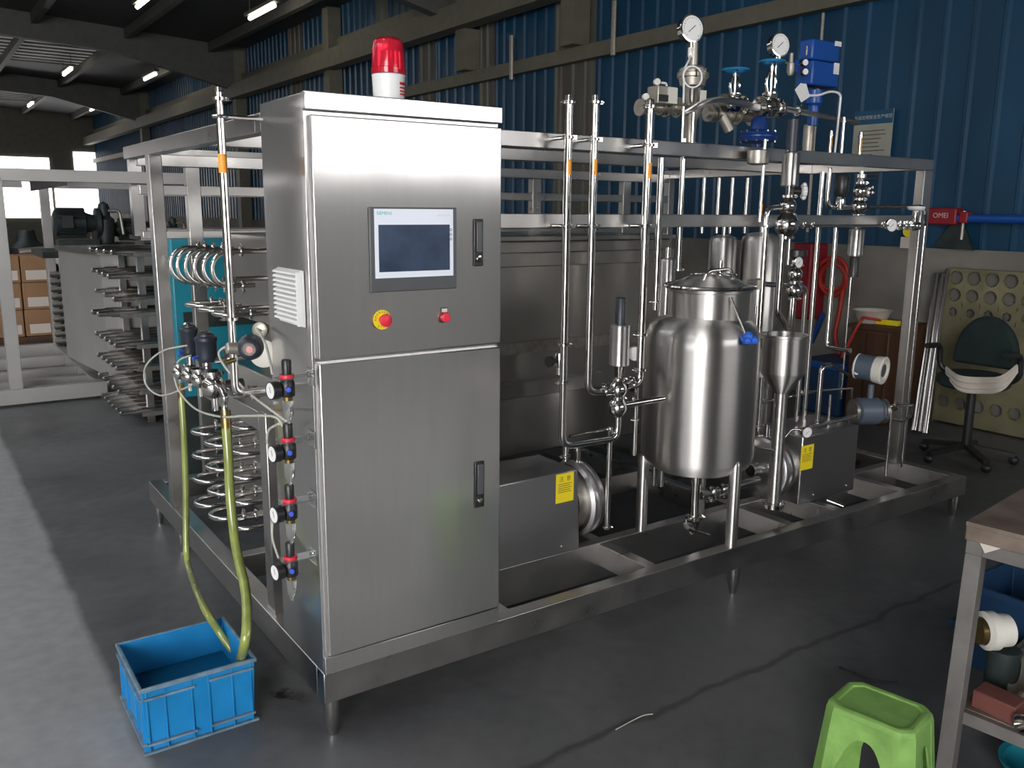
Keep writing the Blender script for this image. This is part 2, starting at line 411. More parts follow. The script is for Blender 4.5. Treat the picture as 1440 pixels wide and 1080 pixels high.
# wall behind the viewpoint: tall gates glazed above head height
struct('wall_back', M().box(XL, XR, YB-.2, YB, 0, 6.4), 'beige')
panes('w', [(-9.2, -7.3, .2, 4.6), (-7.2, -5.3, .2, 4.6), (-5.2, -4.2, .2, 4.6)], YB, .04, 'win_back')
panes('w', [(1.4, 3.55, 2.12, 3.5), (3.6, 5.8, 2.12, 3.5)], YB, .04, 'win_high')
# left wall
struct('wall_left', M().box(XL-.2, XL, YB, YF, 0, 6.4), 'beige')
for y0, y1 in ((-6.8, -4.6), (-4.5, -2.3)):
    struct('window_%d' % k, M().box(XL, XL+.04, y0, y1, 1.0, 3.4), 'win_left'); k += 1
# fluorescent fittings
LP = [((368, 17), 4.95), ((205, 0), 4.95), ((95, 101), 5.0), ((211, 108), 5.0), ((43, 147), 5.0), ((132, 153), 5.0)]
names = ['nearest of the right-hand row', 'nearest of the left-hand row', 'second of the left-hand row', 'second of the right-hand row', 'farthest of the left-hand row', 'farthest of the right-hand row']
for ((px, py), z), nm in zip(LP, names):
    p = at(px, py, Z=z)
    t = thing('ceiling_lamp', 'glowing fluorescent tube lamp under the dark roof, '+nm, 'lamp', p, 'roof lamps')
    M().cyl(p+V((0, -.62, 0)), p+V((0, .62, 0)), .035).build('tube', 'lampmat', t)
    M().box(p.x-.06, p.x+.06, p.y-.75, p.y+.75, p.z+.045, p.z+.10).build('fitting', 'struct', t)
    for s in (-.6, .6): M().cyl(p+V((0, s, .1)), p+V((0, s, roof_z(p.x)-p.z)), .008, n=6).build('hanger', 'struct', t)
# conduits on the wall
for px, y0, y1, Y, nm in ((862, 2, 78, 5.86, 'taller'), (719, 50, 112, 5.86, 'shorter')):
    a, b = at(px, y0, X=5.84), at(px, y1, X=5.84)
    tag(M().cyl(b, (b.x, b.y, a.z), .03, n=8).build('conduit', 'dull'), 'thin grey conduit post below the runway beam on blue wall, %s one' % nm, 'conduit', 'wall conduits')
a = at(1155, 60, X=5.93); tag(M().cyl((a.x, a.y, 1.5), (a.x, a.y, 3.4), .014, n=8).build('conduit', 'dull'), 'thin cable conduit running down blue wall behind the blue actuator', 'conduit')

# ------------------------------------------------------------------ wall things at right
# poster
t = thing('poster', 'pale safety notice with a blue header strip fixed to blue wall', 'poster', (5.95, 2.25, 2.1))
P00, P11 = at(1197, 226, X=5.95), at(1257, 152, X=5.95)
y0, y1, z0, z1 = P11.y, P00.y, P00.z, P11.z
M().box(5.95, 5.962, y0, y1, z0, z1).build('sheet', 'poster', t)
M().box(5.946, 5.949, y0, y1, z1-.115, z1).build('header', 'header_blue', t)
M().text('车间文明安全生产规范', .036, (5.945, (y0+y1)/2, z1-.06), (0, -1, 0), (0, 0, 1)).build('heading', 'paper', t)
m = M()
for i in range(13):
    z = z1-.17-i*.033; a = y1-.05-random.random()*.05; b = y0+.04+random.random()*.15
    m.box(5.9475, 5.9495, b, a, z-.004, z+.004)
m.build('text_lines', 'old_panel', t)['kind'] = 'stuff'
# pipe clamp bar hung on wall
a = at(1307, 303, X=5.88); b = at(1440, 305, X=5.88); zc = a.z
t = thing('bar_clamp', 'long blue bar clamp with red jaw hung along blue wall', 'clamp', (5.88, a.y, zc-.1))
M().cyl((5.88, a.y-.2, zc-.02), (5.88, b.y-.5, zc-.02), .034).build('bar', 'blue', t)
q = at(1349, 303, X=5.88); M().box(5.83, 5.95, q.y, a.y, zc-.07, zc+.06).build('jaw', 'redpaint', t, bev=.012)
q2 = at(1364, 303, X=5.88); M().box(5.84, 5.93, q2.y, q.y-.02, zc-.055, zc+.03).build('slider', 'redpaint', t, bev=.008)
M().text('OMEI', .055, (5.828, (q.y+a.y)/2, zc), (0, -1, 0), (0, 0, 1)).build('lettering', 'paper', t)
p1 = at(1345, 322, X=5.9)
t = thing('wall_bracket', 'dark triangular bracket hanging below the red clamp jaw', 'bracket', (5.9, p1.y, p1.z-.12))
M().prism([(5.88, p1.y+.16, p1.z-.14), (5.88, p1.y-.02, p1.z+.12), (5.88, p1.y-.16, p1.z-.16)], (.03, 0, 0)).build('plate', 'dark', t)
M().cyl((5.88, p1.y-.06, p1.z-.08), (5.88, p1.y-.06, p1.z+.14), .012, n=8).build('pin', 'dull', t)
p1 = at(1279, 330, X=5.9)
t = thing('tape_roll', 'small yellow and white tape roll hung on blue wall edge', 'tape', (5.9, p1.y, p1.z))
M().lathe((5.88, p1.y, p1.z+.03), (1, 0, 0), [(0, .02), (0, .05), (.05, .05), (.05, .02)], 16).build('roll', 'yellow', t)
M().box(5.86, 5.90, p1.y-.06, p1.y+.05, p1.z-.11, p1.z-.02).build('label', 'paper', t)
# hanging red hose
p1 = at(1172, 350, X=5.85)
m = M()
cc = at(1170, 385, X=5.85)
m.ring((5.86, cc.y, cc.z), (1, .05, 0), .145, .018); m.ring((5.84, cc.y-.02, cc.z-.05), (1, -.05, .05), .14, .018)
m.tube([(5.85, cc.y-.14, cc.z), (5.83, cc.y-.12, cc.z-.35), (5.8, cc.y-.12, cc.z-.55), (5.8, cc.y-.2, cc.z-.8), (5.8, cc.y-.1, cc.z-1.0)], .02, smooth=5)
tag(m.build('coiled_hose', 'redhose'), 'orange red hose coiled and hung on the plaster wall', 'hose')
p1 = at(1126, 395, X=5.75)
t = thing('hose_cabinet', 'dark red box on the plaster wall behind the lower ball valve', 'cabinet', (5.75, p1.y, p1.z-.3))
M().box(5.70, 5.94, p1.y-.13, p1.y+.07, p1.z-.34, p1.z+.34).build('body', 'redpaint', t, bev=.015)
M().box(5.69, 5.70, p1.y-.10, p1.y+.04, p1.z-.28, p1.z+.28).build('door', 'redpaint', t)
# floor-standing things by the right wall
t = thing('wooden_cabinet', 'brown wooden cabinet against plaster wall behind the flowmeter', 'cabinet', (5.5, 2.2, 0))
a, b = at(1197, 460, X=5.35), at(1252, 460, X=5.35)
M().box(5.35, 5.9, b.y, a.y, .0, a.z).build('body', 'wood', t, bev=.01)
M().box(5.33, 5.93, b.y-.03, a.y+.03, a.z, a.z+.03).build('top', 'wood', t)
for i in (0, 1): M().box(5.33, 5.35, b.y+.02+i*(a.y-b.y)/2, b.y-.02+(i+1)*(a.y-b.y)/2, .08, a.z-.03).build('door', 'wood', t)
zt = a.z+.03
t = thing('plastic_tray', 'pale plastic tray resting on brown wooden cabinet', 'tray', (5.55, (a.y+b.y)/2+.12, zt))
M().lathe((5.55, (a.y+b.y)/2+.12, zt), (0, 0, 1), [(0, .10), (.1, .15), (.105, .16), (.1, .14), (.015, .09), (.015, 0)], 20).build('bowl', 'paper', t)
tag(M().tube([(5.5, b.y+.08, zt+.02), (5.42, b.y+.25, zt+.05), (5.31, a.y-.1, zt+.02), (5.29, a.y+.02, zt-.28)], .012, smooth=5).build('cable', 'redhose'), 'thin red cable trailing off brown cabinet', 'cable')
tag(M().bar((5.5, b.y+.02, zt+.025), (5.48, b.y+.2, zt+.025), .05, .04).build('hand_tool', 'yellow'), 'small yellow tool lying on the brown cabinet top', 'tool')
a, b = at(1143, 505, X=5.3), at(1180, 560, X=5.3)
t = thing('storage_bin', 'blue plastic bin stacked behind right pump near plaster wall', 'bin', (5.5, (a.y+b.y)/2, 0))
M().box(5.3, 5.75, b.y+.0, a.y+.12, .0, a.z).build('body', 'bluecr', t, bev=.02)
M().box(5.28, 5.77, b.y-.015, a.y+.14, a.z-.06, a.z-.02).build('rim', 'blue', t)
tag(M().bar(at(1142, 480, X=5.6), at(1158, 442, X=5.85), .03, .05).build('pry_bar', 'blue'), 'slanted bright blue bar leaning above the blue bin', 'bar')
# steel tubes leaning on the wall
for i, (pb, pt, nm, rr) in enumerate((((1291, 568), (1318, 385), 'leftmost', .022), ((1299, 572), (1326, 384), 'middle', .018), ((1307, 566), (1332, 380), 'rightmost', .02))):
    b = at(*pb, Z=.0) if False else at(pb[0], pb[1], X=5.45); a = at(pt[0], pt[1], X=5.82)
    d = (b-a).normalized(); e = a+d*((a.z-.02)/-d.z)
    tag(M().cyl(e, a, rr, n=14).build('steel_tube', 'polish'), 'slim bright steel tube leaning beside the perforated board, %s of three' % nm, 'tube', 'leaning tubes')
# perforated board
t = thing('perforated_board', 'yellowish metal board full of round holes leaning on wall', 'board', (5.8, .9, 0))
ya, yb, zt = at(1331, 480, X=5.85).y, -.2, at(1335, 378, X=5.9).z
cols = [at(x, 387, X=5.86).y for x in (1345, 1370, 1396, 1421)]; st = cols[0]-cols[1]
rows_ = [at(1370, y, X=5.86).z for y in (392, 417, 441)]
m = M(); n = 16
def holes(ys, zs, rad, x):
    """flat sheet cell by cell, each cell with a round hole"""
    for i in range(len(ys)-1):
        for j in range(len(zs)-1):
            cy_, cz = (ys[i]+ys[i+1])/2, (zs[j]+zs[j+1])/2; hy, hz = abs(ys[i+1]-ys[i])/2, abs(zs[j+1]-zs[j])/2
            r_ = rad[j] if j < len(rad) else rad[-1]
            if not r_: m.add([(x, cy_-hy, cz-hz), (x, cy_+hy, cz-hz), (x, cy_+hy, cz+hz), (x, cy_-hy, cz+hz)], [(0, 1, 2, 3)]); continue
            o_ = []; q_ = []
            for a_ in range(n):
                th = 2*PI*a_/n; cs, sn = math.cos(th), math.sin(th); kk = min(hy/max(abs(cs), 1e-6), hz/max(abs(sn), 1e-6))
                o_.append((x, cy_+cs*kk, cz+sn*kk)); q_.append((x, cy_+cs*r_, cz+sn*r_))
            qb = [(x+.03, y_, z_) for _, y_, z_ in q_]
            m.add(o_+q_+qb, [(a_, (a_+1) % n, n+(a_+1) % n, n+a_) for a_ in range(n)]+[(n+a_, n+(a_+1) % n, 2*n+(a_+1) % n, 2*n+a_) for a_ in range(n)])
ys = [cols[0]+st/2-i*st for i in range(10)]
rz = rows_[0]-rows_[1]
zs = [0.02, .12, .12+rz, .12+2*rz, rows_[2]-.5*rz-rz, rows_[2]-.5*rz, rows_[1]-.5*rz, rows_[0]-.5*rz, rows_[0]+.5*rz, zt]
holes(ys, zs, [0, .05, 0, 0, 0, .035, .052, .055, 0], 5.86)
m.build('sheet', 'board', t, flat=True)
m = M(); m.box(5.855, 5.93, ys[-1], ys[0], zt-.01, zt+.01); m.box(5.87, 5.93, ys[0], ys[0]+.012, 0, zt); m.build('rim', 'board', t)
# office chair
c0 = at(1378, 590, Z=0.0); c0 = V((5.0, at(1378, 500, X=5.0).y, 0))
t = thing('office_chair', 'dark office chair with rounded back in front of perforated board', 'chair', c0)
zb0, zb1 = at(1378, 515, X=5.05).z, at(1378, 444, X=5.05).z; hw = (at(1332, 490, X=5.05).y-at(1425, 490, X=5.05).y)/2
pts = []
for i in range(25):
    th = PI*i/24; pts.append((5.05, c0.y+hw*math.cos(th)*(1-.1*math.sin(th)), zb0+(zb1-zb0)*math.sin(th)**.7))
m = M().prism(pts, (.07, 0, 0)); m.build('backrest', 'fabric', t, bev=.025)
zs_ = at(1378, 535, X=4.95).z
M().lathe((4.95, c0.y, zs_-.05), (0, 0, 1), [(0, hw*.9), (.02, hw*1.02), (.07, hw*1.0), (.09, hw*.85), (.09, 0)], 26).build('seat', 'fabric', t)
M().cyl((4.95, c0.y, .1), (4.95, c0.y, zs_-.05), .03).build('column', 'black', t)
for i in range(5):
    a_ = 2*PI*i/5+.3; e = V((4.95+.3*math.cos(a_), c0.y+.3*math.sin(a_), .07))
    f = M().bar((4.95, c0.y, .11), e, .045, .03).build('leg', 'black', t); M().ball(e-V((0, 0, .035)), .033, 10).build('castor', 'black', f)
for s in (-1, 1): M().tube([(5.02, c0.y+s*hw*.9, zs_), (5.0, c0.y+s*(hw+.05), zs_+.05), (4.98, c0.y+s*(hw+.05), zs_+.2), (4.8, c0.y+s*(hw+.04), zs_+.21)], .02, bend=.05).build('armrest', 'black', t)
m = M()
for i in range(8):
    P = [at(x, y+i*2.6*k_, X=xx-.008*(i % 3)) for x, y, k_, xx in ((1331, 517, .4, 4.80), (1348, 529, 1, 4.68), (1378, 532, 1.1, c0.x-.05-hw*1.03-.012), (1408, 530, 1, 4.68), (1430, 514, .5, 4.80))]
    m.tube(P, .009, n=6, smooth=5)
tag(m.build('cable_bundle', 'paper'), 'loose bundle of pale cable hanging in front of the dark office chair seat', 'cable')
# ------------------------------------------------------------------ the skid frame
ZB, ZBB = .234, .128                                   # base rail top and underside
L_, W_, CW, CD = 3.83, 2.41, .654, .364
ZT, ZTB = 1.972, 1.913
fr = thing('skid_frame', 'long welded steel skid frame carrying the tanks, pumps and cabinet', 'frame', (L_/2, W_/2, 0))
def rail(name, *b): return M().box(*b).build(name, 'frame', fr, bev=.003)
rail('base_rail', 0, L_, .012, .072, ZBB, ZB)                                            # front
rail('base_rail', 0, .07, .072, W_, ZBB, ZB)                                             # left
rail('base_rail', L_-.07, L_, .072, W_, ZBB, ZB)
rail('base_rail', .07, L_-.07, W_-.07, W_, ZBB, ZB)
rail('base_rail', .07, L_-.07, .385, .44, .06, ZB)                                       # inner long rail
rail('base_rail', .07, L_-.07, 1.10, 1.16, ZBB, ZB)
for x in (.70, 1.45, 2.35, 2.72, 3.28): rail('cross_rail', x, x+.055, .072, W_-.07, ZBB, ZB-.004)
rail('top_rail', 0, L_-.045, CD, CD+.055, ZTB, ZT)                                       # front
rail('top_rail', 0, .055, CD+.055, W_, ZTB, ZT)                                          # left
rail('top_rail', L_-.10, L_-.045, CD+.055, W_, ZTB, ZT)
rail('top_rail', .055, L_-.10, 1.12, 1.18, ZTB, ZT-.004)
rail('top_rail', .055, L_-.10, W_-.055, W_, ZTB-.03, ZT-.03)
rail('middle_rail', CW, L_-.10, CD+.004, CD+.05, 1.612, 1.668)                           # front middle
rail('middle_rail', .055, L_-.10, W_-.05, W_, 1.74, 1.79)
rail('middle_rail', .055, L_-.10, W_-.05, W_, 1.52, 1.56)
p1 = at(225, 300, X=.03); 
rail('post', 0, .058, 1.88, 1.95, ZB, ZTB)
rail('post', L_-.125, L_-.045, CD+.0, CD+.055, ZB, ZTB)
rail('post', L_-.10, L_-.045, W_-.055, W_, ZB, ZTB)
for px in (273, 752, 878):
    a = at(px, 300, Y=W_-.03); rail('post', a.x-.035, a.x+.035, W_-.055, W_-.002, ZB, ZTB-.03)
rail('post', .015, .09, .50, .575, ZB, .985)                                             # short inner post and its bracket beam
rail('bracket_beam', .015, .07, .575, 1.33, .905, .975)
for x, y in ((.035, .042), (1.955, .045), (L_-.05, .045), (.035, 1.9), (.035, W_-.04), (L_-.05, W_-.04), (1.9, W_-.04)):
    M().lathe((x, y, 0), (0, 0, 1), [(0, .016), (.03, .02), (.05, .027), (ZBB+.002, .028)], 18).build('foot', 'polish', fr)

# ------------------------------------------------------------------ control cabinet
ZC, ZG, ZD, Z0 = 1.942, 1.239, .294, .238
cb = thing('control_cabinet', 'tall brushed steel control cabinet with two doors and touch panel', 'cabinet', (CW/2, CD/2, Z0))
M().box(.0, CW, .012, CD, Z0, 1.997).build('body', 'brushed', cb, bev=.002)
M().box(-.003, CW+.001, -.012, .013, ZC+.008, 2.0).build('rain_visor', 'brushed', cb, bev=.003)
d1 = M().box(.014, CW+.001, -.008, .012, ZG+.006, ZC-.004).build('door', 'brushed', cb, bev=.004)
d2 = M().box(.014, CW+.001, -.008, .012, ZD+.005, ZG-.006).build('door', 'brushed', cb, bev=.004)
M().box(0, CW, -.004, .012, Z0, ZD).build('plinth', 'brushed', cb, bev=.002)
yd = -.0085
def onf(px, py, y=yd): return at(px, py, Y=y)
# door handles
for d, (x0, y0, x1, y1) in ((d1, (665.5, 308, 678.5, 374)), (d2, (667, 649.5, 680, 711.5))):
    a, b = onf(x0, y0), onf(x1, y1)
    h = M().box(a.x, b.x, yd-.006, yd, b.z, a.z).build('handle', 'black', d, bev=.003)
    mz = (a.z-b.z)
    M().box(a.x+.007, b.x-.007, yd-.013, yd-.006, b.z+mz*.30, a.z-.008).build('paddle', 'bezel', h, bev=.002)
    M().lathe(((a.x+b.x)/2, yd-.006, b.z+mz*.16), (0, -1, 0), [(0, .011), (.008, .010), (.009, 0)], 16).build('lock', 'polish', h)
# touch panel
A, B = onf(517.5, 291), onf(640, 405)
hp = thing('touch_panel', 'touch screen panel with dark display set in the upper cabinet door', 'screen', ((A.x+B.x)/2, yd, B.z))
M().box(A.x, B.x, yd-.010, yd-.0002, B.z, A.z).build('bezel', 'bezel', hp, bev=.002)
a, b = onf(523.5, 293.5), onf(635, 387); yy = yd-.0105
M().box(a.x, b.x, yy-.0008, yy, b.z, a.z).build('film', 'film', hp)
a2, b2 = onf(529.5, 316), onf(630, 379)
M().box(a2.x, b2.x, yy-.0016, yy-.0008, b2.z, a2.z).build('display', 'screen', hp)
a3 = onf(537, 299); M().text('SIEMENS', .0135, (a3.x+.002, yy-.0009, a3.z-.002), (1, 0, 0), (0, 0, 1)).build('lettering', 'tealink', hp)
a3 = onf(622, 302.5); M().text('SIMATIC HMI', .0085, (a3.x-.002, yy-.0009, a3.z-.001), (1, 0, 0), (0, 0, 1)).build('lettering', 'cream', hp)
m = M()
for i in range(3):
    q = onf(631.5, 323+i*6.5); m.ring((q.x, yy-.0012, q.z), (0, 1, 0), .0035, .0008, N=12, n=4)
m.build('side_icons', 'ink', hp)
# emergency stop
q = onf(537.2, 449.5)
es = thing('emergency_stop', 'red mushroom emergency stop button on yellow disc on upper door', 'button', (q.x, yd, q.z))
M().lathe((q.x, yd-.0002, q.z), (0, -1, 0), [(0, .030), (.002, .030), (.002, 0)], 36).build('disc', 'yellow', es)
m = M()
for word, c0, stp, top in (('EMERGENCY', 90, 22, True), ('STOP', 270, 24, False)):
    n = len(word)
    for i, ch in enumerate(word):
        th = math.radians(c0+(n-1)/2*stp-i*stp if top else c0-(n-1)/2*stp+i*stp)
        rd = V((math.cos(th), 0, math.sin(th))); up = rd if top else -rd
        m.text(ch, .0105, V((q.x, yd-.0022, q.z))+rd*.0235, V((up.z, 0, -up.x)), up, .0005)
m.build('lettering', 'ink', es)
M().lathe((q.x, yd-.002, q.z), (0, -1, 0), [(0, .012), (.017, .012), (.019, .019), (.028, .0195), (.031, .014), (.032, 0)], 24).build('mushroom_head', 'red', es)
# indicator push button
q = onf(624.5, 444)
ib = thing('indicator_button', 'small red round button below a white tag on upper door', 'button', (q.x, yd, q.z))
M().box(q.x-.0125, q.x+.0125, yd-.003, yd, q.z-.016, q.z+.026).build('plate', 'black', ib, bev=.001)
M().box(q.x-.010, q.x+.010, yd-.004, yd-.003, q.z+.012, q.z+.0235).build('tag', 'paper', ib)
M().lathe((q.x, yd-.003, q.z-.004), (0, -1, 0), [(0, .0155), (.012, .0155), (.016, .012), (.017, 0)], 22).build('lens', 'red', ib)
# side louvre
a, b = at(393, 377, X=0), at(431, 457, X=0)
vt = thing('louvre_vent', 'white louvred vent grille on the left side of the cabinet', 'vent', (0, (a.y+b.y)/2, b.z))
M().box(-.008, -.0005, b.y, a.y, b.z-.008, a.z+.004).build('frame', 'white', vt, bev=.002)
M().box(-.0086, -.008, b.y+.006, a.y-.006, b.z, a.z).build('shadow_gap', 'black', vt)
M().box(-.024, -.008, b.y-.0, b.y+.012, b.z-.004, a.z).build('edge', 'white', vt)
n = 11; h_ = (a.z-b.z)/n
for i in range(n):
    z = b.z+h_*i+.004
    M().prism([(-.007, b.y+.012, z+h_*.95), (-.024, b.y+.012, z+h_*.42), (-.026, b.y+.012, z+h_*.05), (-.022, b.y+.012, z+h_*.05), (-.007, b.y+.012, z+h_*.75)], (0, a.y-b.y-.018, 0)).build('slat', 'white', vt)
# warning beacon
q = at(547, 137, Y=.10); q.z = 1.998; bx = q.x; s_ = sc(q)
bc = thing('warning_beacon', 'red warning beacon with white base standing on the cabinet top', 'beacon', (bx, .10, 1.998))
rr = 23.2/s_
M().lathe((bx, .10, 1.998), (0, 0, 1), [(0, rr*.94), (.075, rr*.99), (.08, rr*1.02), (.083, rr*.9), (.083, 0)], 32).build('base', 'white', bc)
M().lathe((bx, .10, 2.081), (0, 0, 1), [(0, rr*1.03), (.016, rr*1.03), (.018, rr*.99), (.070, rr*.97), (.095, rr*.86), (.104, rr*.6), (.106, 0)], 32).build('lens', 'redglass', bc)
m = M().lathe((bx, .10, 2.085), (0, 0, 1), [(0, .018), (.06, .016), (.07, 0)], 16); m.obox((bx+.012, .10, 2.13), ((.8, .6, 0), (-.6, .8, 0), (0, 0, 1)), (.003, .03, .035))
m.build('reflector', 'reflector', bc)
m = M()
for i, (w_, z) in enumerate(((.040, 2.052), (.028, 2.04), (.032, 2.03), (.028, 2.021))):
    for k in range(6):
        th = math.radians(-72+k*6.5*w_/.04); rad = rr*1.0
        m.obox((bx+math.cos(th)*rad*.985, .10+math.sin(th)*rad*.985, z), ((-math.sin(th), math.cos(th), 0), (math.cos(th), math.sin(th), 0), (0, 0, 1)), (.0022, .0012, .0022 if i else .004))
m.build('printed_lines', 'redink', bc)

# ------------------------------------------------------------------ air regulators on the cabinet side
for i, (px, py) in enumerate(((404, 545), (406, 633), (408, 718), (409, 798))):
    q = at(px, py, X=-.075); x, y, z = q
    nm = ['topmost', 'second from top', 'third from top', 'lowest'][i]
    t = thing('air_regulator', 'black air regulator with red ring and round gauge on cabinet side, %s' % nm, 'regulator', (x, y, z-.08), 'air filter regulators')
    M().lathe((x, y, z), (0, 0, 1), [(-.026, .019), (-.022, .022), (.016, .022), (.02, .019), (.03, .018)], 18).build('body', 'black', t)
    M().lathe((x, y, z+.0305), (0, 0, 1), [(0, .021), (.009, .021), (.009, .014)], 20).build('ring', 'red', t)
    M().lathe((x, y, z+.039), (0, 0, 1), [(0, .0135), (.04, .0145), (.044, .012), (.044, 0)], 20).build('knob', 'black', t)
    M().lathe((x, y, z-.026), (0, 0, -1), [(0, .014), (.012, .014), (.012, .010)], 16).build('collar', 'brass', t)
    bo = M().lathe((x, y, z-.038), (0, 0, -1), [(0, .0155), (.045, .0145), (.055, .007), (.07, .004), (.07, 0)], 18).build('bowl', 'glass', t)
    gd = V((-1, -.18, 0)).normalized(); g0 = V((x-.018, y+.004, z-.004))
    g = M().lathe(g0, gd, [(0, .008), (.008, .009), (.01, .026), (.034, .027), (.036, .024), (.0335, .0235), (.0335, 0)], 22).build('gauge', 'black', t)
    fc = g0+gd*.0338
    M().lathe(fc, gd, [(0, .023), (.0008, .023), (.0008, 0)], 22).build('dial', 'white', g)
    M().bar(fc+gd*.0012+V((.0005, -.003, -.006)), fc+gd*.0012+V((-.0005, .003, .011)), .0016, .0006, up=gd).build('needle', 'ink', g)
    M().lathe((x-.004, y-.016, z), (-.25, -.97, 0), [(0, .008), (.018, .008), (.02, .006), (.02, 0)], 14).build('fitting', 'knob_blue', t)
    M().box(x-.03, -.001, y-.028, y+.024, z+.028, z+.0305).build('bracket', 'glass', t)
    M().box(-.004, -.0005, y-.03, y+.026, z+.0, z+.05).build('bracket_plate', 'glass', t)
    for s in (-.018, .014): M().cyl((-.012, y+s, z+.038), (-.001, y+s, z+.038), .003, n=8).build('screw', 'polish', t)

# ------------------------------------------------------------------ tubular housing behind
X0, X1 = .72, 2.62
hs = thing('exchanger_housing', 'large dull steel housing behind the front pipes in the skid', 'housing', (1.6, 1.5, .24))
zt = at(760, 338, Y=1.2).z
M().box(X0, X1, 1.2, 2.05, .42, zt).build('body', 'house', hs, bev=.01)
a, b = at(720, 356, Y=1.16), at(720, 376, Y=1.16)
M().box(X0, X1, 1.165, 1.2, b.z, a.z).build('upper_band', 'house', hs, bev=.004)
a, b = at(720, 484, Y=1.16), at(720, 500, Y=1.16)
M().box(X0, X1, 1.18, 1.2, b.z, a.z).build('seam_band', 'cast', hs)
a, b = at(720, 540, Y=1.14), at(720, 562, Y=1.14)
M().box(X0, X1-.5, 1.15, 1.2, b.z, a.z).build('lower_band', 'house', hs, bev=.004)
M().box(X0-.02, X1+.02, 1.18, 2.07, zt, zt+.02).build('lid', 'house', hs)
for x in (X0+.05, X1-.1): M().box(x, x+.05, 1.25, 2.0, ZB, .42).build('stand', 'frame', hs)
# tall insulated vessels behind the tank
for (px, w_, yt, yb, Y, lab) in ((1061, 56, 326, 660, 1.0, 'tall domed steel column vessel behind the hopper'), (935, 22, 362, 560, .85, 'narrow steel column behind the tank\'s left shoulder'), (1012, 40, 330, 560, 1.12, 'shaded steel column between the lid and the domed column')):
    p = at(px, (yt+yb)/2, Y=Y); r_ = w_/2/sc(p)
    z1 = at(px, yt, Y=Y).z
    t = thing('column_vessel', lab, 'vessel', (p.x, Y, ZB))
    M().lathe((p.x, Y, ZB+.12), (0, 0, 1), [(0, r_*.7), (.03, r_), (z1-ZB-.12-r_*.5, r_), (z1-ZB-.12-r_*.2, r_*.86), (z1-ZB-.12-r_*.05, r_*.5), (z1-ZB-.12, .0)], 28).build('shell', 'tank', t)
    for k in range(3):
        th = 2*PI*k/3+.4; M().cyl((p.x+r_*.6*math.cos(th), Y+r_*.6*math.sin(th), ZB-.0), (p.x+r_*.6*math.cos(th), Y+r_*.6*math.sin(th), ZB+.14), .014, n=10).build('leg', 'frame', t)
    M().cyl((p.x, Y, z1-.003), (p.x, Y, z1+.05), .013, n=12).build('nozzle', 'polish', t)

# ------------------------------------------------------------------ process tank
TX, TY = 1.905, .275
pt = at(984, 540, Y=TY); TX = pt.x; TS = sc(pt)
zt_ = lambda y: at(984, y, Y=TY).z
R_ = .252
tk = thing('process_tank', 'round brushed steel process tank with wide lidded neck on three legs', 'tank', (TX, TY, ZB))
zb, zs, zs2 = zt_(640), zt_(478), zt_(440)
M().lathe((TX, TY, 0), (0, 0, 1), [(zb-.07, .03), (zb-.065, .09), (zb-.045, R_*.78), (zb-.02, R_*.94), (zb+.02, R_)]+[(zs-.02, R_), (zs+.03, R_*.985), (zs+.065, R_*.93), (zs+.09, R_*.82), (zs+.105, R_*.6), (zs+.112, 0)], 56).build('shell', 'tank', tk)
nx, ny = TX+.045, TY+.01; rn = .178; zn = at(1003, 403, Y=ny).z
M().lathe((nx, ny, 0), (0, 0, 1), [(zs+.03, rn), (zn-.02, rn), (zn-.015, rn+.012), (zn, rn+.012)], 44).build('neck', 'tank', tk)
ld = M().lathe((nx, ny, 0), (0, 0, 1), [(zn+.001, rn+.014), (zn+.008, rn+.014), (zn+.012, rn-.005), (zn+.018, rn*.9), (zn+.045, rn*.55), (zn+.055, 0)], 44).build('lid', 'tank', tk)
M().ring((nx, ny, zn+.004), (0, 0, 1), rn+.018, .009, N=44).build('clamp_band', 'polish', tk)
M().tube([(nx-.10, ny-.05, zn+.03), (nx-.085, ny-.06, zn+.075), (nx+.03, ny-.09, zn+.085), (nx+.05, ny-.09, zn+.03)], .007, bend=.03).build('handle', 'polish', ld)
M().ring((nx+.02, ny+.0, zn+.05), (.1, .1, 1), .10, .004, N=30).build('lift_ring', 'polish', ld)
q = at(1008, 384, Y=ny)
M().lathe((q.x, ny-.02, zn+.03), (0, 0, 1), [(0, .016), (.035, .016), (.035, .022), (.045, .022), (.045, .010), (.085, .009), (.085, 0)], 16).build('vent_nozzle', 'polish', ld)
q = at(1052, 478, Y=.022); ky = .022
bolt = M().cyl((q.x, ky, q.z+.0), (q.x-.02, ky+.09, q.z+.17), .006, n=8).build('swing_bolt', 'polish', tk)
m = M().lathe((q.x, ky, q.z-.015), (0, 0, 1), [(0, .024), (.035, .022), (.045, .014), (.05, .008)], 12)
for k in range(5):
    th = 2*PI*k/5; m.ball((q.x+.03*math.cos(th), ky+.03*math.sin(th), q.z), .016, 8)
m.build('star_knob', 'bright_blue', bolt)
q = at(1066, 400, Y=TY); M().obox((q.x-.01, ny, q.z), ((1, 0, 0), (0, 1, 0), (0, 0, 1)), (.02, .03, .022)).build('hinge', 'cast', tk)
LR = .222
for k, th in enumerate((math.radians(-80), math.radians(146), math.radians(36))):
    lx, ly = TX+LR*math.cos(th), TY+LR*math.sin(th)
    if k == 0: lx, ly = 1.919, .040
    if k == 1: lx, ly = 1.721, .405
    zl = at(1034, 646, Y=ly).z if k == 0 else at(902, 640, Y=ly).z
    if k == 0:
        lm = M().lathe((lx, ly, 0), (0, 0, 1), [(ZB, .0265), (zl-.03, .0265), (zl-.012, .022), (zl, .01), (zl+.002, 0)], 22)
    else: lm = M().cyl((lx, ly, ZB), (lx, ly, zl), .0265, n=22)
    lm.build('leg', 'tank', tk)
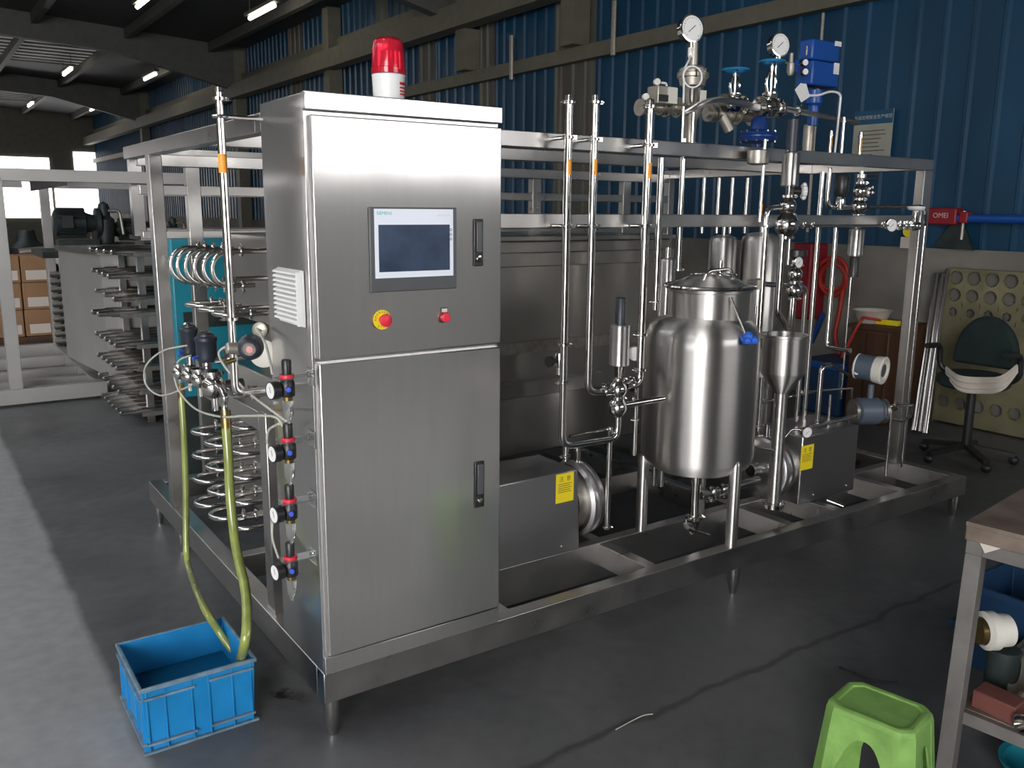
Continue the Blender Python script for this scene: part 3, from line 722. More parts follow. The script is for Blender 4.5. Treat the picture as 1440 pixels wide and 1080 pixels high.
# outlet under the tank
po = at(978, 690, Y=TY-.02)
zo = lambda y: at(978, y, Y=TY-.02).z
ov = thing('outlet_valve', 'steel outlet pipe with bottom clamp valve hanging under the tank', 'valve', (po.x, TY-.02, zo(745)))
M().lathe((po.x, TY-.02, 0), (0, 0, 1), [(zo(728), .022), (zo(680), .022), (zo(679), .028), (zo(668), .028), (zo(666), .022), (zo(655), .022)], 20).build('pipe', 'polish', ov)
M().clamp((po.x, TY-.02, zo(727)), (0, 0, 1), .024, (1, -.3, 0)).build('clamp', 'polish', ov)
M().lathe((po.x, TY-.02, 0), (0, 0, 1), [(zo(748), .018), (zo(736), .026), (zo(730), .026)], 20).build('body', 'polish', ov)
M().bar((po.x-.06, TY-.05, zo(738)), (po.x+.02, TY-.10, zo(746)), .012, .012).build('lever', 'polish', ov)
M().clamp((po.x-.05, TY-.03, zo(733)), (1, 0, 0), .016, (0, -1, -.4)).build('clamp', 'polish', ov)
# ------------------------------------------------------------------ pipes and valves on the skid front
YV = .28                                                    # plane of the front risers, just before the top rail
def run(name, label, cat, pts, wpx, Y=YV, bend=0, clamps=(), stickers=(), cap=None, m='polish', group=None, stubs=(), n=12, smooth=0):
    """a pipe run through image rows at real depth Y; pts (px, py[, Y]); vertical legs keep their x"""
    P = []
    for q in pts:
        y = q[2] if len(q) > 2 else Y
        p = at(q[0], q[1], Y=y)
        P.append(p)
    for i in range(1, len(P)):                              # plumb the upright legs
        a, b = pts[i-1], pts[i]
        if abs(a[0]-b[0]) < .28*abs(a[1]-b[1]) and abs(a[1]-b[1]) > 18: P[i].x = P[i-1].x; P[i].y = P[i-1].y
    r = wpx/2/sc(P[0])
    multi = clamps or stickers or cap or stubs
    if not multi: return tag(M().tube(P, r, bend=bend*r, n=n, smooth=smooth).build(name, m), label, cat, group)
    base = min(P, key=lambda q: q.z)
    t = thing(name, label, cat, base, group)
    M().tube(P, r, bend=bend*r, n=n, smooth=smooth).build('pipe', m, t)
    for c in clamps:
        px, py = c[0], c[1]; ax = c[2] if len(c) > 2 else (0, 0, 1); wing = c[3] if len(c) > 3 else (1, -.4, 0)
        p = at(px, py, Y=c[4] if len(c) > 4 else Y)
        if ax == (0, 0, 1):
            q = min(P, key=lambda k: (k-p).length + (0 if abs(k.z-p.z) > 0 else 0)); p.x, p.y = min(((k.x, k.y) for k in P), key=lambda k: abs(k[0]-p.x)+abs(k[1]-p.y))
        M().clamp(p, ax, r, wing).build('clamp', m, t)
    for px, y0, y1 in stickers:
        a, b = at(px, y0, Y=Y), at(px, y1, Y=Y); x, yy = min(((k.x, k.y) for k in P), key=lambda k: abs(k[0]-a.x))
        mm = M(); vs = []; k = 8
        for i in range(k+1):
            th = math.radians(-128+i*105/k); vs += [V((x+math.cos(th)*r*1.03, yy+math.sin(th)*r*1.03, z)) for z in (b.z, a.z)]
        mm.add(vs, [(2*i, 2*i+2, 2*i+3, 2*i+1) for i in range(k)]).build('sticker', 'orange', t)
    if cap:
        p = P[0]; M().lathe(p-V((0, 0, .004)), (0, 0, 1), [(0, r*1.1), (.02, r*1.0), (.024, r*.5), (.024, 0)], 14).build('cap', m, t)
    for px, py in stubs:                                    # stand-off back to the rail
        p = at(px, py, Y=Y); x, yy = min(((k.x, k.y) for k in P), key=lambda k: abs(k[0]-p.x))
        s = M().cyl((x, yy+r, p.z), (x, CD-.001, p.z), r*.5, n=10); s.clamp((x, yy, p.z), (0, 0, 1), r*.95, (-1, -.35, 0)); s.obox((x+r*1.6, yy-r*.4, p.z), ((1, -.3, 0), (.3, 1, 0), (0, 0, 1)), (r*.6, r*.4, r*.5)); s.build('support', m, t)
    return t
def at3(px, py, X=None, Y=None, Z=None): return at(px, py, X=X, Y=Y, Z=Z)

run('riser_pipe', 'leftmost tall front riser pipe, bending at the foot toward the double valve', 'pipe',
    [(800, 140), (796, 627), (868, 616), (868, 584)], 11.5, bend=3.2, clamps=[(800, 144, (0, 0, 1), (-1, -.2, 0)), (797, 484, (0, 0, 1), (1, -.2, 0)), (797, 537, (0, 0, 1), (-1, -.2, 0))], stickers=[(800, 224, 246)], cap=1, stubs=[(799, 193), (797, 318)])
run('drain_stub', 'short capped drain stub at the foot of the leftmost riser', 'pipe', [(796, 622), (796, 648)], 9, clamps=[(796, 641, (0, 0, 1), (-1, -.2, 0))])
run('riser_pipe', 'middle tall front riser pipe bending right into the double valve', 'pipe',
    [(837, 140), (832, 551), (862, 551)], 11, bend=3, clamps=[(837, 144, (0, 0, 1), (1, -.2, 0)), (850, 550, (1, 0, 0), (0, 0, 1))], stickers=[(838, 224, 246)], cap=1, stubs=[(836, 196), (834, 318)])
run('riser_pipe', 'right front riser pipe with orange sticker left of the tank', 'pipe',
    [(914, 146), (903, 538), (880, 543)], 12, bend=2.5, clamps=[(912, 150, (0, 0, 1), (-1, -.2, 0)), (905, 470, (0, 0, 1), (-1, -.2, 0)), (904, 519, (0, 0, 1), (-1, -.2, 0)), (889, 542, (1, 0, 0), (0, 0, 1))], stickers=[(912, 229, 251)], cap=1, stubs=[(911, 204), (906, 318)])

def dvalve(label, px, Y, ballrows, clamps_, yoke, act, cap, am='tank', capm='navy', group=None, stem=None, bm='polish', cat='valve'):
    p = at(px, ballrows[-1][0]+ballrows[-1][1], Y=Y)
    t = thing('seat_valve', label, cat, p, group)
    lat(px, Y, balls(*ballrows), 'body', bm, t, X=p.x)
    s_ = sc(p)
    for y in clamps_:
        q = at(px, y, Y=Y); M().clamp((p.x, Y, q.z), (0, 0, 1), .0175, (1, -.5, 0)).build('clamp', bm, t)
    if yoke:
        y0, y1, rw = yoke; a, b = at(px, y0, Y=Y).z, at(px, y1, Y=Y).z
        if a < b: a, b = b, a
        m = M().cyl((p.x, Y, b), (p.x, Y, a), .006, n=10)
        for s in (-1, 1): m.bar((p.x+s*rw/s_*.55, Y-.004, b), (p.x+s*rw/s_*.8, Y-.004, a), .007, .012)
        m.build('yoke', bm, t)
    if act:
        y0, y1, rw = act; lat(px, Y, [(y0, rw*.9), (y0+1.5, rw), (y0+3, rw*.98), (y1-3, rw*.98), (y1-1.5, rw), (y1, rw*.93)], 'actuator', am, t, n=30, X=p.x)
    if cap:
        y0, y1, rw = cap; lat(px, Y, [(y0, rw*.9), (y0+1, rw), (y1, rw)], 'cap', capm, t, X=p.x)
    if stem: lat(px, Y, stem, 'neck', bm, t, X=p.x)
    return t, p
t, p = dvalve('double ball-bodied valve with satin cylinder and black cap between front risers', 868, YV, [(548, 13), (573, 13.5)], [533, 560], (534, 514, 8), (457, 514, 14.3), (419, 457, 7.5), capm='navy')
for s in (-1, 1): M().ball((p.x+s*.022, YV, at(868, 455.5, Y=YV).z), .004, 8).build('bolt', 'polish', t)
a = at(880, 567, Y=YV)
run('inlet_pipe', 'short steel pipe from the double valve into the left tank wall', 'pipe', [(880, 569), (934, 560, .22)], 9.5, clamps=[(890, 567, (1, -.1, 0), (0, 0, 1))])
run('sample_pipe', 'slim upright pipe under the double valve with a bottom clamp', 'pipe', [(858, 600, .33), (856, 742, .33)], 8, Y=.33, clamps=[(857, 741, (0, 0, 1), (1, -.3, 0), .33)])
run('branch_pipe', 'thin branch pipe behind the leftmost riser foot', 'pipe', [(801, 614, .34), (853, 604, .34)], 5, Y=.34)
p = at(895, 600, Y=.33)
run('drain_pipe', 'thin drain pipe with clamp just left of the tank body', 'pipe', [(895, 545, .34), (891, 640, .34)], 7, Y=.34, clamps=[(892, 590, (0, 0, 1), (-1, -.3, 0), .34)])
q = at(892, 496, Y=.36); tag(M().lathe(q, (-.6, -.8, 0), [(-.02, .02), (0, .03), (.03, .03), (.034, .022), (.034, 0)], 18).build('pressure_switch', 'white'), 'round pale pressure switch beside the right front riser', 'switch')
# little sight glass with knob behind left riser
q = at(787, 506, Y=.34)
t = thing('sight_glass', 'small sight glass fitting with black knob behind the leftmost riser', 'fitting', q)
M().lathe(q+V((0, 0, -.03)), (0, 0, 1), [(0, .02), (.008, .022), (.05, .022), (.058, .02)], 16).build('body', 'polish', t)
M().lathe(q+V((-.02, -.005, 0)), (-1, -.1, 0), [(0, .01), (.03, .01), (.03, .022), (.045, .022), (.045, 0)], 16).build('knob', 'black', t)
M().cyl(q+V((0, 0, -.06)), q+V((0, 0, -.03)), .014, n=12).build('tail', 'dull', t)
# risers into the tank
run('riser_pipe', 'upright pipe clamped onto the left tank shoulder', 'pipe', [(930, 222, .33), (921, 437, .30)], 9.5, Y=.31, clamps=[(923, 425, (0, 0, 1), (-1, -.3, 0), .31)])
run('riser_pipe', 'thin twin pipe close behind the left tank shoulder pipe', 'pipe', [(926, 330, .40), (918, 432, .40)], 6, Y=.40)
run('riser_pipe', 'upright pipe from the control valve down to the tank lid', 'pipe', [(962, 195, .45), (955, 383, .36)], 8, Y=.42, clamps=[(956, 380, (0, 0, 1), (1, -.3, 0), .42)])

# ------------------------------------------------------------------ upper right cluster standing on the top rails
YU = .50
def gauge(label, px, py, rpx, Y, face=(-.2, -.97, .08), stem=None, m='polish', num=True):
    c = at(px, py, Y=Y); r = rpx/sc(c); f = V(face).normalized()
    t = thing('pressure_gauge', label, 'gauge', c-V((0, 0, r)))
    M().lathe(c-f*r*.65, f, [(0, r*.8), (r*.1, r), (r*.6, r), (r*.66, r*1.06), (r*.74, r*1.04), (r*.76, r*.93), (r*.69, r*.92), (r*.69, 0)], 30).build('case', m, t)
    dl = M().lathe(c+f*r*.06, f, [(0, r*.92), (.001, r*.92), (.001, 0)], 30).build('dial', 'white', t)
    u, v, a = frame_of(f); o = c+f*(r*.06+.0022)
    tk_ = M()
    for i in range(21):
        th = math.radians(-45+i*13.5); d = u*math.cos(th)+v*math.sin(th); k = .14 if i % 5 == 0 else .08
        tk_.bar(o+d*r*(.82-k), o+d*r*.82, r*.03, .0005, up=f)
    tk_.build('scale', 'ink', dl)
    d = (u*.5-v*.3 if False else (RT*.75+UP*.65)).normalized(); d = (d-f*d.dot(f)).normalized()
    M().bar(o-d*r*.45, o+d*r*.35, r*.06, .0006, up=f).build('needle', 'ink', dl)
    if stem: M().cyl(c-V((0, 0, r*.95)), c-V((0, 0, r+stem)), r*.2, n=10).build('stem', m, t)
    return t, c, r
t, c, r = gauge('big round pressure gauge on a coiled siphon, highest of all', 973, 40, 18.5, YU, stem=.03)
# siphon
s0 = c-V((0, 0, r+.03)); lc = at(974, 108, Y=YU-.06); lr = 14.5/sc(lc)
m = M(); pts = [s0, s0+V((0, 0, -.02)), at(969, 84, Y=YU-.03), at(963, 96, Y=YU-.05)]
m.tube(pts, .0045, smooth=5, n=8); m.ring(lc, (-.3, -.95, .05), lr, .0042, N=32); m.tube([at(962, 110, Y=YU-.05), at(961, 145, Y=YU-.03)], .0045, n=8)
M_ = m.build('siphon_tube', 'white'); tag(M_, 'pale coiled siphon tube under the highest gauge', 'tube')
tag(M().lathe(s0+V((0, 0, -.035)), (0, 0, 1), [(0, .01), (.01, .013), (.04, .013), (.05, .008)], 12).build('gauge_adapter', 'white'), 'pale threaded adapter joining highest gauge to its siphon', 'fitting')
# pneumatic control valve
p = at(974, 112, Y=YU); zz = lambda y: at(974, y, Y=YU).z
cv = thing('control_valve', 'dull grey diaphragm control valve behind the siphon coil', 'valve', (p.x, YU, ZT))
M().lathe((p.x, YU, 0), (0, 0, 1), [(zz(124), .02), (zz(121), .055), (zz(110), .062), (zz(109), .07), (zz(104), .07), (zz(103), .062), (zz(97), .06), (zz(93), .04), (zz(92), .02), (zz(60), .018), (zz(58), .0)], 26).build('diaphragm_case', 'dull', cv)
for i in range(8):
    th = 2*PI*i/8+.2; M().cyl((p.x+.066*math.cos(th), YU+.066*math.sin(th), zz(111)), (p.x+.066*math.cos(th), YU+.066*math.sin(th), zz(101)), .005, n=6).build('bolt', 'polish', cv)
m = M()
for s in (-1, 1): m.bar((p.x+s*.035, YU, zz(150)), (p.x+s*.035, YU, zz(122)), .02, .016)
m.cyl((p.x, YU, zz(152)), (p.x, YU, zz(122)), .009, n=10); m.build('yoke', 'dull', cv)
M().lathe((p.x, YU, 0), (0, 0, 1), [(ZT, .038), (ZT+.012, .038), (ZT+.014, .025), (zz(168), .028), (zz(160), .045), (zz(152), .045), (zz(148), .02)], 20).build('body', 'dull', cv)
M().box(p.x+.012, p.x+.045, YU-.045, YU-.038, zz(147), zz(128)).build('name_plate', 'cream', cv)
# positioner
a, b = at(917, 121, Y=YU), at(942, 149, Y=YU)
ps = thing('valve_positioner', 'grey positioner box left of the control valve with tiny gauges', 'positioner', (a.x, YU, b.z))
M().box(a.x, b.x, YU-.04, YU+.03, b.z, a.z).build('housing', 'dull', ps, bev=.004)
M().box(a.x+.004, (a.x+b.x)/2, YU-.046, YU-.04, b.z+.01, b.z+(a.z-b.z)*.5).build('cover', 'black', ps)
M().box((a.x+b.x)/2, b.x-.003, YU-.047, YU-.04, b.z+.004, a.z-.004).build('cover', 'cream', ps)
for px, py in ((908, 136), (924, 115)):
    q = at(px, py, Y=YU-.02); M().lathe(q, (-.4, -.9, 0), [(-.012, .014), (.006, .014), (.008, 0)], 14).build('small_gauge', 'cream', ps)
q = at(935, 117, Y=YU); M().tube([q+V((-.02, 0, .0)), q+V((.01, 0, 0)), q+V((.01, 0, -.03))], .005, bend=.01).build('elbow', 'white', ps)
# flanged inlet line across behind
q0, q1 = at(899, 151, Y=YU+.03), at(985, 151, Y=YU+.03)
fl = thing('flanged_line', 'flanged steel line under the positioner box', 'pipe', (q0.x, YU+.03, q0.z))
M().tube([q0, q1], .02).build('pipe', 'dull', fl)
for f_, rr in ((0, .036), (.32, .034), (.42, .042), (.60, .045), (.70, .045), (.9, .04)):
    o = q0+(q1-q0)*f_; M().lathe(o, (1, 0, 0), [(0, rr), (.014, rr)], 20).build('flange', 'cast' if f_ else 'dull', fl)
    if f_:
        m = M()
        for i in range(6):
            th = 2*PI*i/6; m.cyl(o+V((-.008, rr*.78*math.cos(th), rr*.78*math.sin(th))), o+V((.022, rr*.78*math.cos(th), rr*.78*math.sin(th))), .005, n=6)
        m.build('bolts', 'polish', fl)
# two uprights between line and rail
run('support_rod', 'bright upright rod beside the control valve, left of the pair', 'rod', [(961, 150, YU-.08), (959, 203, YU-.08)], 4.5, Y=YU-.08)
run('support_rod', 'bright upright rod beside the control valve, right of the pair', 'rod', [(975, 158, YU-.08), (973, 203, YU-.08)], 4.5, Y=YU-.08)
# globe valves with handwheels
def globe(label, px, ytop, ybot, Y, wr):
    p = at(px, ybot, Y=Y); z = lambda y: at(px, y, Y=Y).z; s_ = sc(p)
    t = thing('globe_valve', label, 'valve', p)
    w = M().ring((p.x, Y, z(ytop)), (0, 0, 1), wr/s_, .006, N=30)
    for i in range(4):
        th = PI/4+PI/2*i; w.bar((p.x, Y, z(ytop)), (p.x+math.cos(th)*wr/s_, Y+math.sin(th)*wr/s_, z(ytop)), .008, .006)
    w.cyl((p.x, Y, z(ytop)-.012), (p.x, Y, z(ytop)+.008), .012, n=12); w.build('handwheel', 'cyan', t)
    h = ybot-ytop
    m = M().cyl((p.x, Y, z(ytop+h*.55)), (p.x, Y, z(ytop)), .006, n=8)
    m.lathe((p.x, Y, 0), (0, 0, 1), [(z(ytop+h*.17), .009), (z(ytop+h*.08), .011), (z(ytop+h*.07), .006)], 12)
    for s in (-1, 1): m.tube([(p.x+s*.014, Y, z(ytop+h*.17)), (p.x+s*.034, Y, z(ytop+h*.34)), (p.x+s*.024, Y, z(ytop+h*.55))], .006, smooth=4, n=8)
    m.build('yoke', 'polish', t)
    m = M().lathe((p.x, Y, 0), (0, 0, 1), [(z(ybot), .03), (z(ytop+h*.88), .052), (z(ytop+h*.76), .05), (z(ytop+h*.67), .032), (z(ytop+h*.63), .038), (z(ytop+h*.56), .038), (z(ytop+h*.55), .014)], 20)
    zc = z(ytop+h*.82)
    m.lathe((p.x-.075, Y, zc), (1, 0, 0), [(0, .046), (.012, .046), (.014, .03), (.05, .042), (.10, .042), (.136, .03), (.138, .046), (.15, .046)], 20)
    m.build('body', 'polish', t)
    return p, zc
globe('globe valve with blue handwheel, left of the two near the gauges', 1031, 98, 158, YU+.12, 18)
gp, gz = globe('globe valve with blue handwheel below the second gauge', 1081, 86, 165, YU, 17)
t, c, r = gauge('round pressure gauge above the second blue handwheel', 1097, 63, 16, YU+.0, stem=.02)
run('gauge_pipe', 'thin pipe up to the second round gauge', 'pipe', [(1092, 80), (1090, 136)], 3.2, Y=YU)
# bowed line
m = M()
pts = [at(962, 158, Y=YU-.02), at(985, 147, Y=YU-.06), at(1010, 141, Y=YU-.06), at(1040, 145, Y=YU-.03), at(1066, 151, Y=YU)]
tag(m.tube(pts, .015, smooth=6).build('bowed_pipe', 'tank'), 'bowed steel pipe from control valve to the globe valves', 'pipe')
tag(M().tube([at(1098, 152, Y=YU), at(1206, 172, Y=YU)], .0135).build('outlet_pipe', 'tank'), 'straight steel pipe running right from the globe valves toward the poster', 'pipe')
for px, nm in ((1101, 'left'), (1122, 'right')):
    q = at(px, 157, Y=YU); tag(M().clamp(q, (1, 0, 0), .0135, (0, 0, 1)).build('pipe_clamp', 'polish'), 'steel clamp on the straight pipe right of the globe valves, %s one' % nm, 'clamp', 'clamps by the globe valves')
# flanged filter row behind
q0, q1 = at(992, 158, Y=YU+.14), at(1064, 166, Y=YU+.14)
sr = thing('strainer_line', 'dull flanged strainer line behind the bowed pipe', 'pipe', q0)
M().tube([q0, q1], .024).build('pipe', 'dull', sr)
for f_ in (.05, .15, .45, .6, .9): M().lathe(q0+(q1-q0)*f_, q1-q0, [(0, .042), (.012, .042)], 18).build('flange', 'cast', sr)
M().tube([q0+(q1-q0)*.3, q0+(q1-q0)*.42+V((0, -.02, -.075))], .026).build('basket_leg', 'dull', sr)
# blue actuator with twin gauges
a, b = at(1133, 57, Y=YU+.25), at(1168, 125, Y=YU+.25); YA = YU+.25
ba = thing('blue_actuator', 'bright blue actuator box mounted high in front of blue wall', 'actuator', (a.x, YA, b.z))
zz = lambda y: at(1150, y, Y=YA).z
M().box(a.x+.01, b.x, YA-.05, YA+.05, b.z, zz(88)).build('lower_case', 'blue', ba, bev=.01)
M().box(a.x+.005, b.x-.004, YA-.045, YA+.045, zz(87), zz(58)).build('upper_case', 'blue', ba, bev=.01)
M().box(b.x-.055, b.x-.006, YA-.052, YA-.045, zz(64), zz(57)).build('white_band', 'white', ba)
M().box(b.x-.055, b.x-.012, YA-.054, YA-.05, zz(104), zz(88)).build('name_plate', 'white', ba)
for px, py in ((1134, 72), (1163, 71), (1171, 72)):
    q = at(px, py, Y=YA-.03); M().cyl(q+V((0, 0, -.02)), q+V((0, 0, .025)), .006, n=8).build('stud', 'polish', ba)
for i, (px, py) in enumerate(((1132, 88), (1132, 101))):
    q = at(px, py, Y=YA-.06); g = M().lathe(q, (-.4, -.9, 0), [(-.02, .018), (.004, .019), (.006, .016)], 16).build('small_gauge', 'black', ba)
    M().lathe(q+V((-.4, -.9, 0)).normalized()*.0062, (-.4, -.9, 0), [(0, .0155), (.0008, .0155), (.0008, 0)], 16).build('dial', 'white', g)
M().lathe((at(1148, 100, Y=YA).x, YA, 0), (0, 0, 1), [(zz(178), .03), (zz(150), .03), (zz(146), .045), (zz(128), .045)], 18).build('bracket_column', 'blue', ba)
M().cyl((at(1148, 100, Y=YA).x, YA+.02, ZT-.02), (at(1148, 100, Y=YA).x, YA+.02, zz(176)), .03, n=14).build('stem', 'dull', ba)
q = at(1112, 95, Y=YA-.03)
fr_ = thing('air_filter', 'small steel air filter regulator left of the blue actuator', 'regulator', q)
M().lathe(q+V((0, 0, -.04)), (0, 0, 1), [(0, .012), (.02, .02), (.06, .02), (.065, .012), (.11, .01), (.115, 0)], 16).build('body', 'dull', fr_)
M().bar(q+V((-.06, 0, .02)), q+V((.08, 0, .02)), .008, .008).build('air_line', 'dull', fr_)
M().obox(q+V((.03, 0, .01)), ((1, 0, 0), (0, 1, 0), (0, 0, 1)), (.012, .014, .03)).build('block', 'blue', fr_)
# blue diaphragm flange above rail
q = at(1066, 193, Y=YU+.02); zz = lambda y: at(1066, y, Y=YU+.02).z
bf = thing('blue_diaphragm', 'dark blue flanged diaphragm head just above the top rail', 'actuator', (q.x, YU+.02, ZT))
M().lathe((q.x, YU+.02, 0), (0, 0, 1), [(ZT, .015), (zz(203), .015), (zz(202), .05), (zz(199), .085), (zz(194), .092), (zz(193), .088), (zz(191), .088), (zz(190), .092), (zz(186), .085), (zz(182), .045), (zz(168), .035), (zz(164), .02)], 32).build('case', 'navyblue', bf)
for i in range(10):
    th = 2*PI*i/10; M().cyl((q.x+.082*math.cos(th), YU+.02+.082*math.sin(th), zz(200)), (q.x+.082*math.cos(th), YU+.02+.082*math.sin(th), zz(184)), .005, n=6).build('bolt', 'polish', bf)
# drum under blue head crossing the rail
q = at(1066, 222, Y=.30); zz = lambda y: at(1066, y, Y=.30).z
tag(M().lathe((q.x, .30, 0), (0, 0, 1), [(zz(232), .03), (zz(230), .048), (zz(212), .048), (zz(210), .03)], 24).build('drum_fitting', 'cast'), 'short dark steel drum fitting in front of the top rail', 'fitting')
run('riser_pipe', 'slim pipe with orange sticker below the dark drum fitting', 'pipe', [(1076, 196, .3), (1068, 312, .3)], 5, Y=.30, stickers=[(1070, 287, 304)])
# white tag on a bent tube
tg = thing('tag_tube', 'bent thin tube carrying a white paper tag before the blue actuator', 'tube', at(1175, 215, Y=.42))
M().tube([at(1134, 134, Y=.42), at(1150, 134, Y=.42), at(1168, 129, Y=.42), at(1181, 133, Y=.42), at(1181, 150, Y=.42), at(1174, 216, Y=.42)], .0055, smooth=5, n=8).build('tube', 'white', tg)
f = [(1118, 126), (1126, 117), (1134, 118), (1139, 136), (1127, 144)]
M().prism([at(x, y, Y=.41) for x, y in f], (.0, .002, 0)).build('paper_tag', 'white', tg)
# tall valve with satin cylinder
t, p = dvalve('tall valve with satin cylinder and black stem before the right of the top rail', 1105, .25, [(290, 12), (316, 17)], [276, 302, 334], (277, 262, 8), (214, 262, 12.5), (166, 213, 8.5), am='tank')
q = at(1104, 222, Y=.25); M().ring((p.x, .25, q.z), (0, 0, 1), .034, .004, N=26).build('band', 'polish', t)
m = M().cyl((p.x+.018, .25, at(1116, 214, Y=.25).z), (p.x+.018, .25, at(1116, 168, Y=.25).z), .004, n=8)
for s in (-1, 1): m.ball((p.x+s*.03, .25, at(1105, 212, Y=.25).z), .005, 8)
m.build('side_rod', 'polish', t)
q = at(1131, 269, Y=.25)
kv = thing('knob_valve', 'white star knob on black stem right of the tall valve yoke', 'valve', q)
f = V((.75, -.62, 0)).normalized()
M().cyl(q-f*.075, q-f*.015, .016, n=16).build('stem', 'black', kv)
u, v, a_ = frame_of(f); m = M().lathe(q-f*.014, f, [(0, .022), (.006, .03), (.022, .03), (.026, .018), (.026, 0)], 18)
for i in range(7):
    th = 2*PI*i/7; m.ball(q+f*-.002+(u*math.cos(th)+v*math.sin(th))*.03, .011, 8)
m.build('knob', 'white', kv)
q2 = at(1112, 272, Y=.25); M().cyl(q2, q-f*.07, .013, n=12).build('body', 'polish', kv)
# pipe leaving left of lower ball and dropping
run('riser_pipe', 'pipe with hooked top left of the tall valve, dropping behind the hopper', 'pipe', [(1097, 291, .25), (1079, 293, .25), (1066, 468, .25)], 8, Y=.25, bend=3)
m = M().clamp(at(1079, 318, Y=.25), (0, 0, 1), .012, (-1, -.2, 0)); tag(m.build('pipe_clamp', 'polish'), 'steel clamp on the hooked pipe left of the tall valve', 'clamp')
# valve tail and twin pipes to the hopper
run('feed_pipe', 'pipe from the tall valve jogging sideways into the hopper mouth', 'pipe', [(1101, 330, .25), (1093, 440, .25), (1105, 456, .25), (1105, 472, .25)], 9, Y=.25, bend=1.6)
run('feed_pipe', 'thin twin pipe close right of the hopper feed pipe', 'pipe', [(1111, 330, .27), (1108, 372, .27)], 5, Y=.27)
# small ball valve pair behind
t, p = dvalve('small lower ball valve pair with white dial before the dark red box', 1116, .42, [(386, 10), (409, 11)], [373, 397, 420], None, None, None, stem=[(420, 4), (462, 4)])
M().lathe((p.x, .42, at(1114, 372, Y=.42).z), (0, 0, 1), [(0, .02), (.03, .02), (.04, .05), (.07, .05), (.075, .02)], 18).build('actuator', 'black', t)
gauge('small white dial gauge above the small lower ball valve', 1123, 369, 8, .36, face=(-.1, -.95, .05))
run('drop_pipe', 'thin drop pipe from the lower ball valve into the hopper', 'pipe', [(1113, 420, .40), (1110, 466, .30)], 4.5, Y=.42)
run('bridge_pipe', 'pipe bridging from the domed column to behind the hopper', 'pipe', [(1062, 399, .42), (1134, 403, .42), (1131, 590, .42)], 7.5, Y=.42, bend=3.5)
q = at(1066, 397, Y=.42); tag(M().lathe(q, (1, 0, 0), [(-.01, .02), (.03, .02)], 14).build('pipe_union', 'cast'), 'small dark pipe union at the left end of the bridging pipe', 'fitting')

# ------------------------------------------------------------------ hopper
YH = .16
hp_ = at(1102, 500, Y=YH); zz = lambda y: at(1102, y, Y=YH).z; s_ = sc(hp_)
r1 = 30.5/s_; r2 = 9.5/s_
ho = thing('dosing_hopper', 'open steel dosing hopper with cone and long standpipe right of tank', 'hopper', (hp_.x, YH, zz(706)))
M().lathe((hp_.x, YH, 0), (0, 0, 1), [(zz(552), r2), (zz(524), r1*.99), (zz(522), r1), (zz(474), r1), (zz(473), r1+.006), (zz(470), r1+.006), (zz(470), r1-.004), (zz(522), r1-.006), (zz(548), r2-.003)], 40).build('bowl', 'tank', ho)
M().cyl((hp_.x, YH, zz(702)), (hp_.x, YH, zz(551)), r2, n=22).build('standpipe', 'tank', ho)
M().clamp((hp_.x, YH, zz(706)), (0, 0, 1), r2*1.0, (1, .2, 0)).build('clamp', 'polish', ho)
M().tube([(hp_.x-r2, YH, zz(630)), at(1053, 627, Y=TY-.05)], .007).build('stay', 'polish', ho)
M().ball((hp_.x+.02, YH-.02, zz(631)), .008, 8).build('red_cap', 'redpaint', ho)
run('sight_tube', 'bright sight tube up the right side of the tank behind the hopper', 'tube', [(1063, 430, .30), (1060, 640, .30)], 4, Y=.30)
run('elbow_pipe', 'short thick elbow pipe between the tank and hopper', 'pipe', [(1048, 481, .30), (1078, 484, .26)], 15, Y=.30)
# outlet line from tank to pump
run('suction_pipe', 'suction pipe from tank outlet valve to the right pump', 'pipe', [(985, 697, TY-.02), (1066, 675, .30)], 12, Y=.27, clamps=[(1000, 693, (1, .15, 0), (0, -.2, -1), .26), (1016, 689, (1, .15, 0), (0, -.2, -1), .265)])
# thin upright rods behind tank and mid rail
for i, (px, y0, y1, Y) in enumerate(((1000-9, 250, 308, 1.3), (1012, 250, 308, 1.3), (1031, 250, 308, 1.3), (1052, 250, 308, 1.3))):
    run('riser_pipe', 'thin distant pipe between top and middle rails behind the tank lid, %s from the left' % nth(i), 'pipe', [(px, y0, Y), (px-3, y1+20, Y)], 5, Y=Y, group='distant thin pipes')
# right side piping
run('riser_pipe', 'long thin pipe right of the hopper running from top rail to the right pump', 'pipe', [(1157, 242, .45), (1136, 600, .40)], 7, Y=.45)
run('riser_pipe', 'pipe hooking left at its foot under the inverted valve', 'pipe', [(1176, 320, .62), (1165, 487, .62), (1196, 493, .45)], 7, Y=.6, bend=2.5)
run('hook_pipe', 'pipe hooked under the top rail into the inverted valve', 'pipe', [(1167, 236, .55), (1164, 291, .55), (1196, 292, .55)], 7, Y=.55, bend=3)
# short stubs standing on the rail with orange stickers
for px, y0, y1, st, lab in ((1169, 184, 217, (1169, 193, 212), 'left short standpipe with orange sticker on the top rail'), (1187, 165, 217, None, 'hooked short standpipe without sticker on the top rail'), (1211, 186, 222, (1211, 194, 214), 'right short standpipe with orange sticker before the poster')):
    run('standpipe', lab, 'pipe', [(px, y0, .39), (px, y1+4, .39)], 5, Y=.39, stickers=[st] if st else (), clamps=[(px, y0+6, (0, 0, 1), (-1, -.3, 0), .39)])
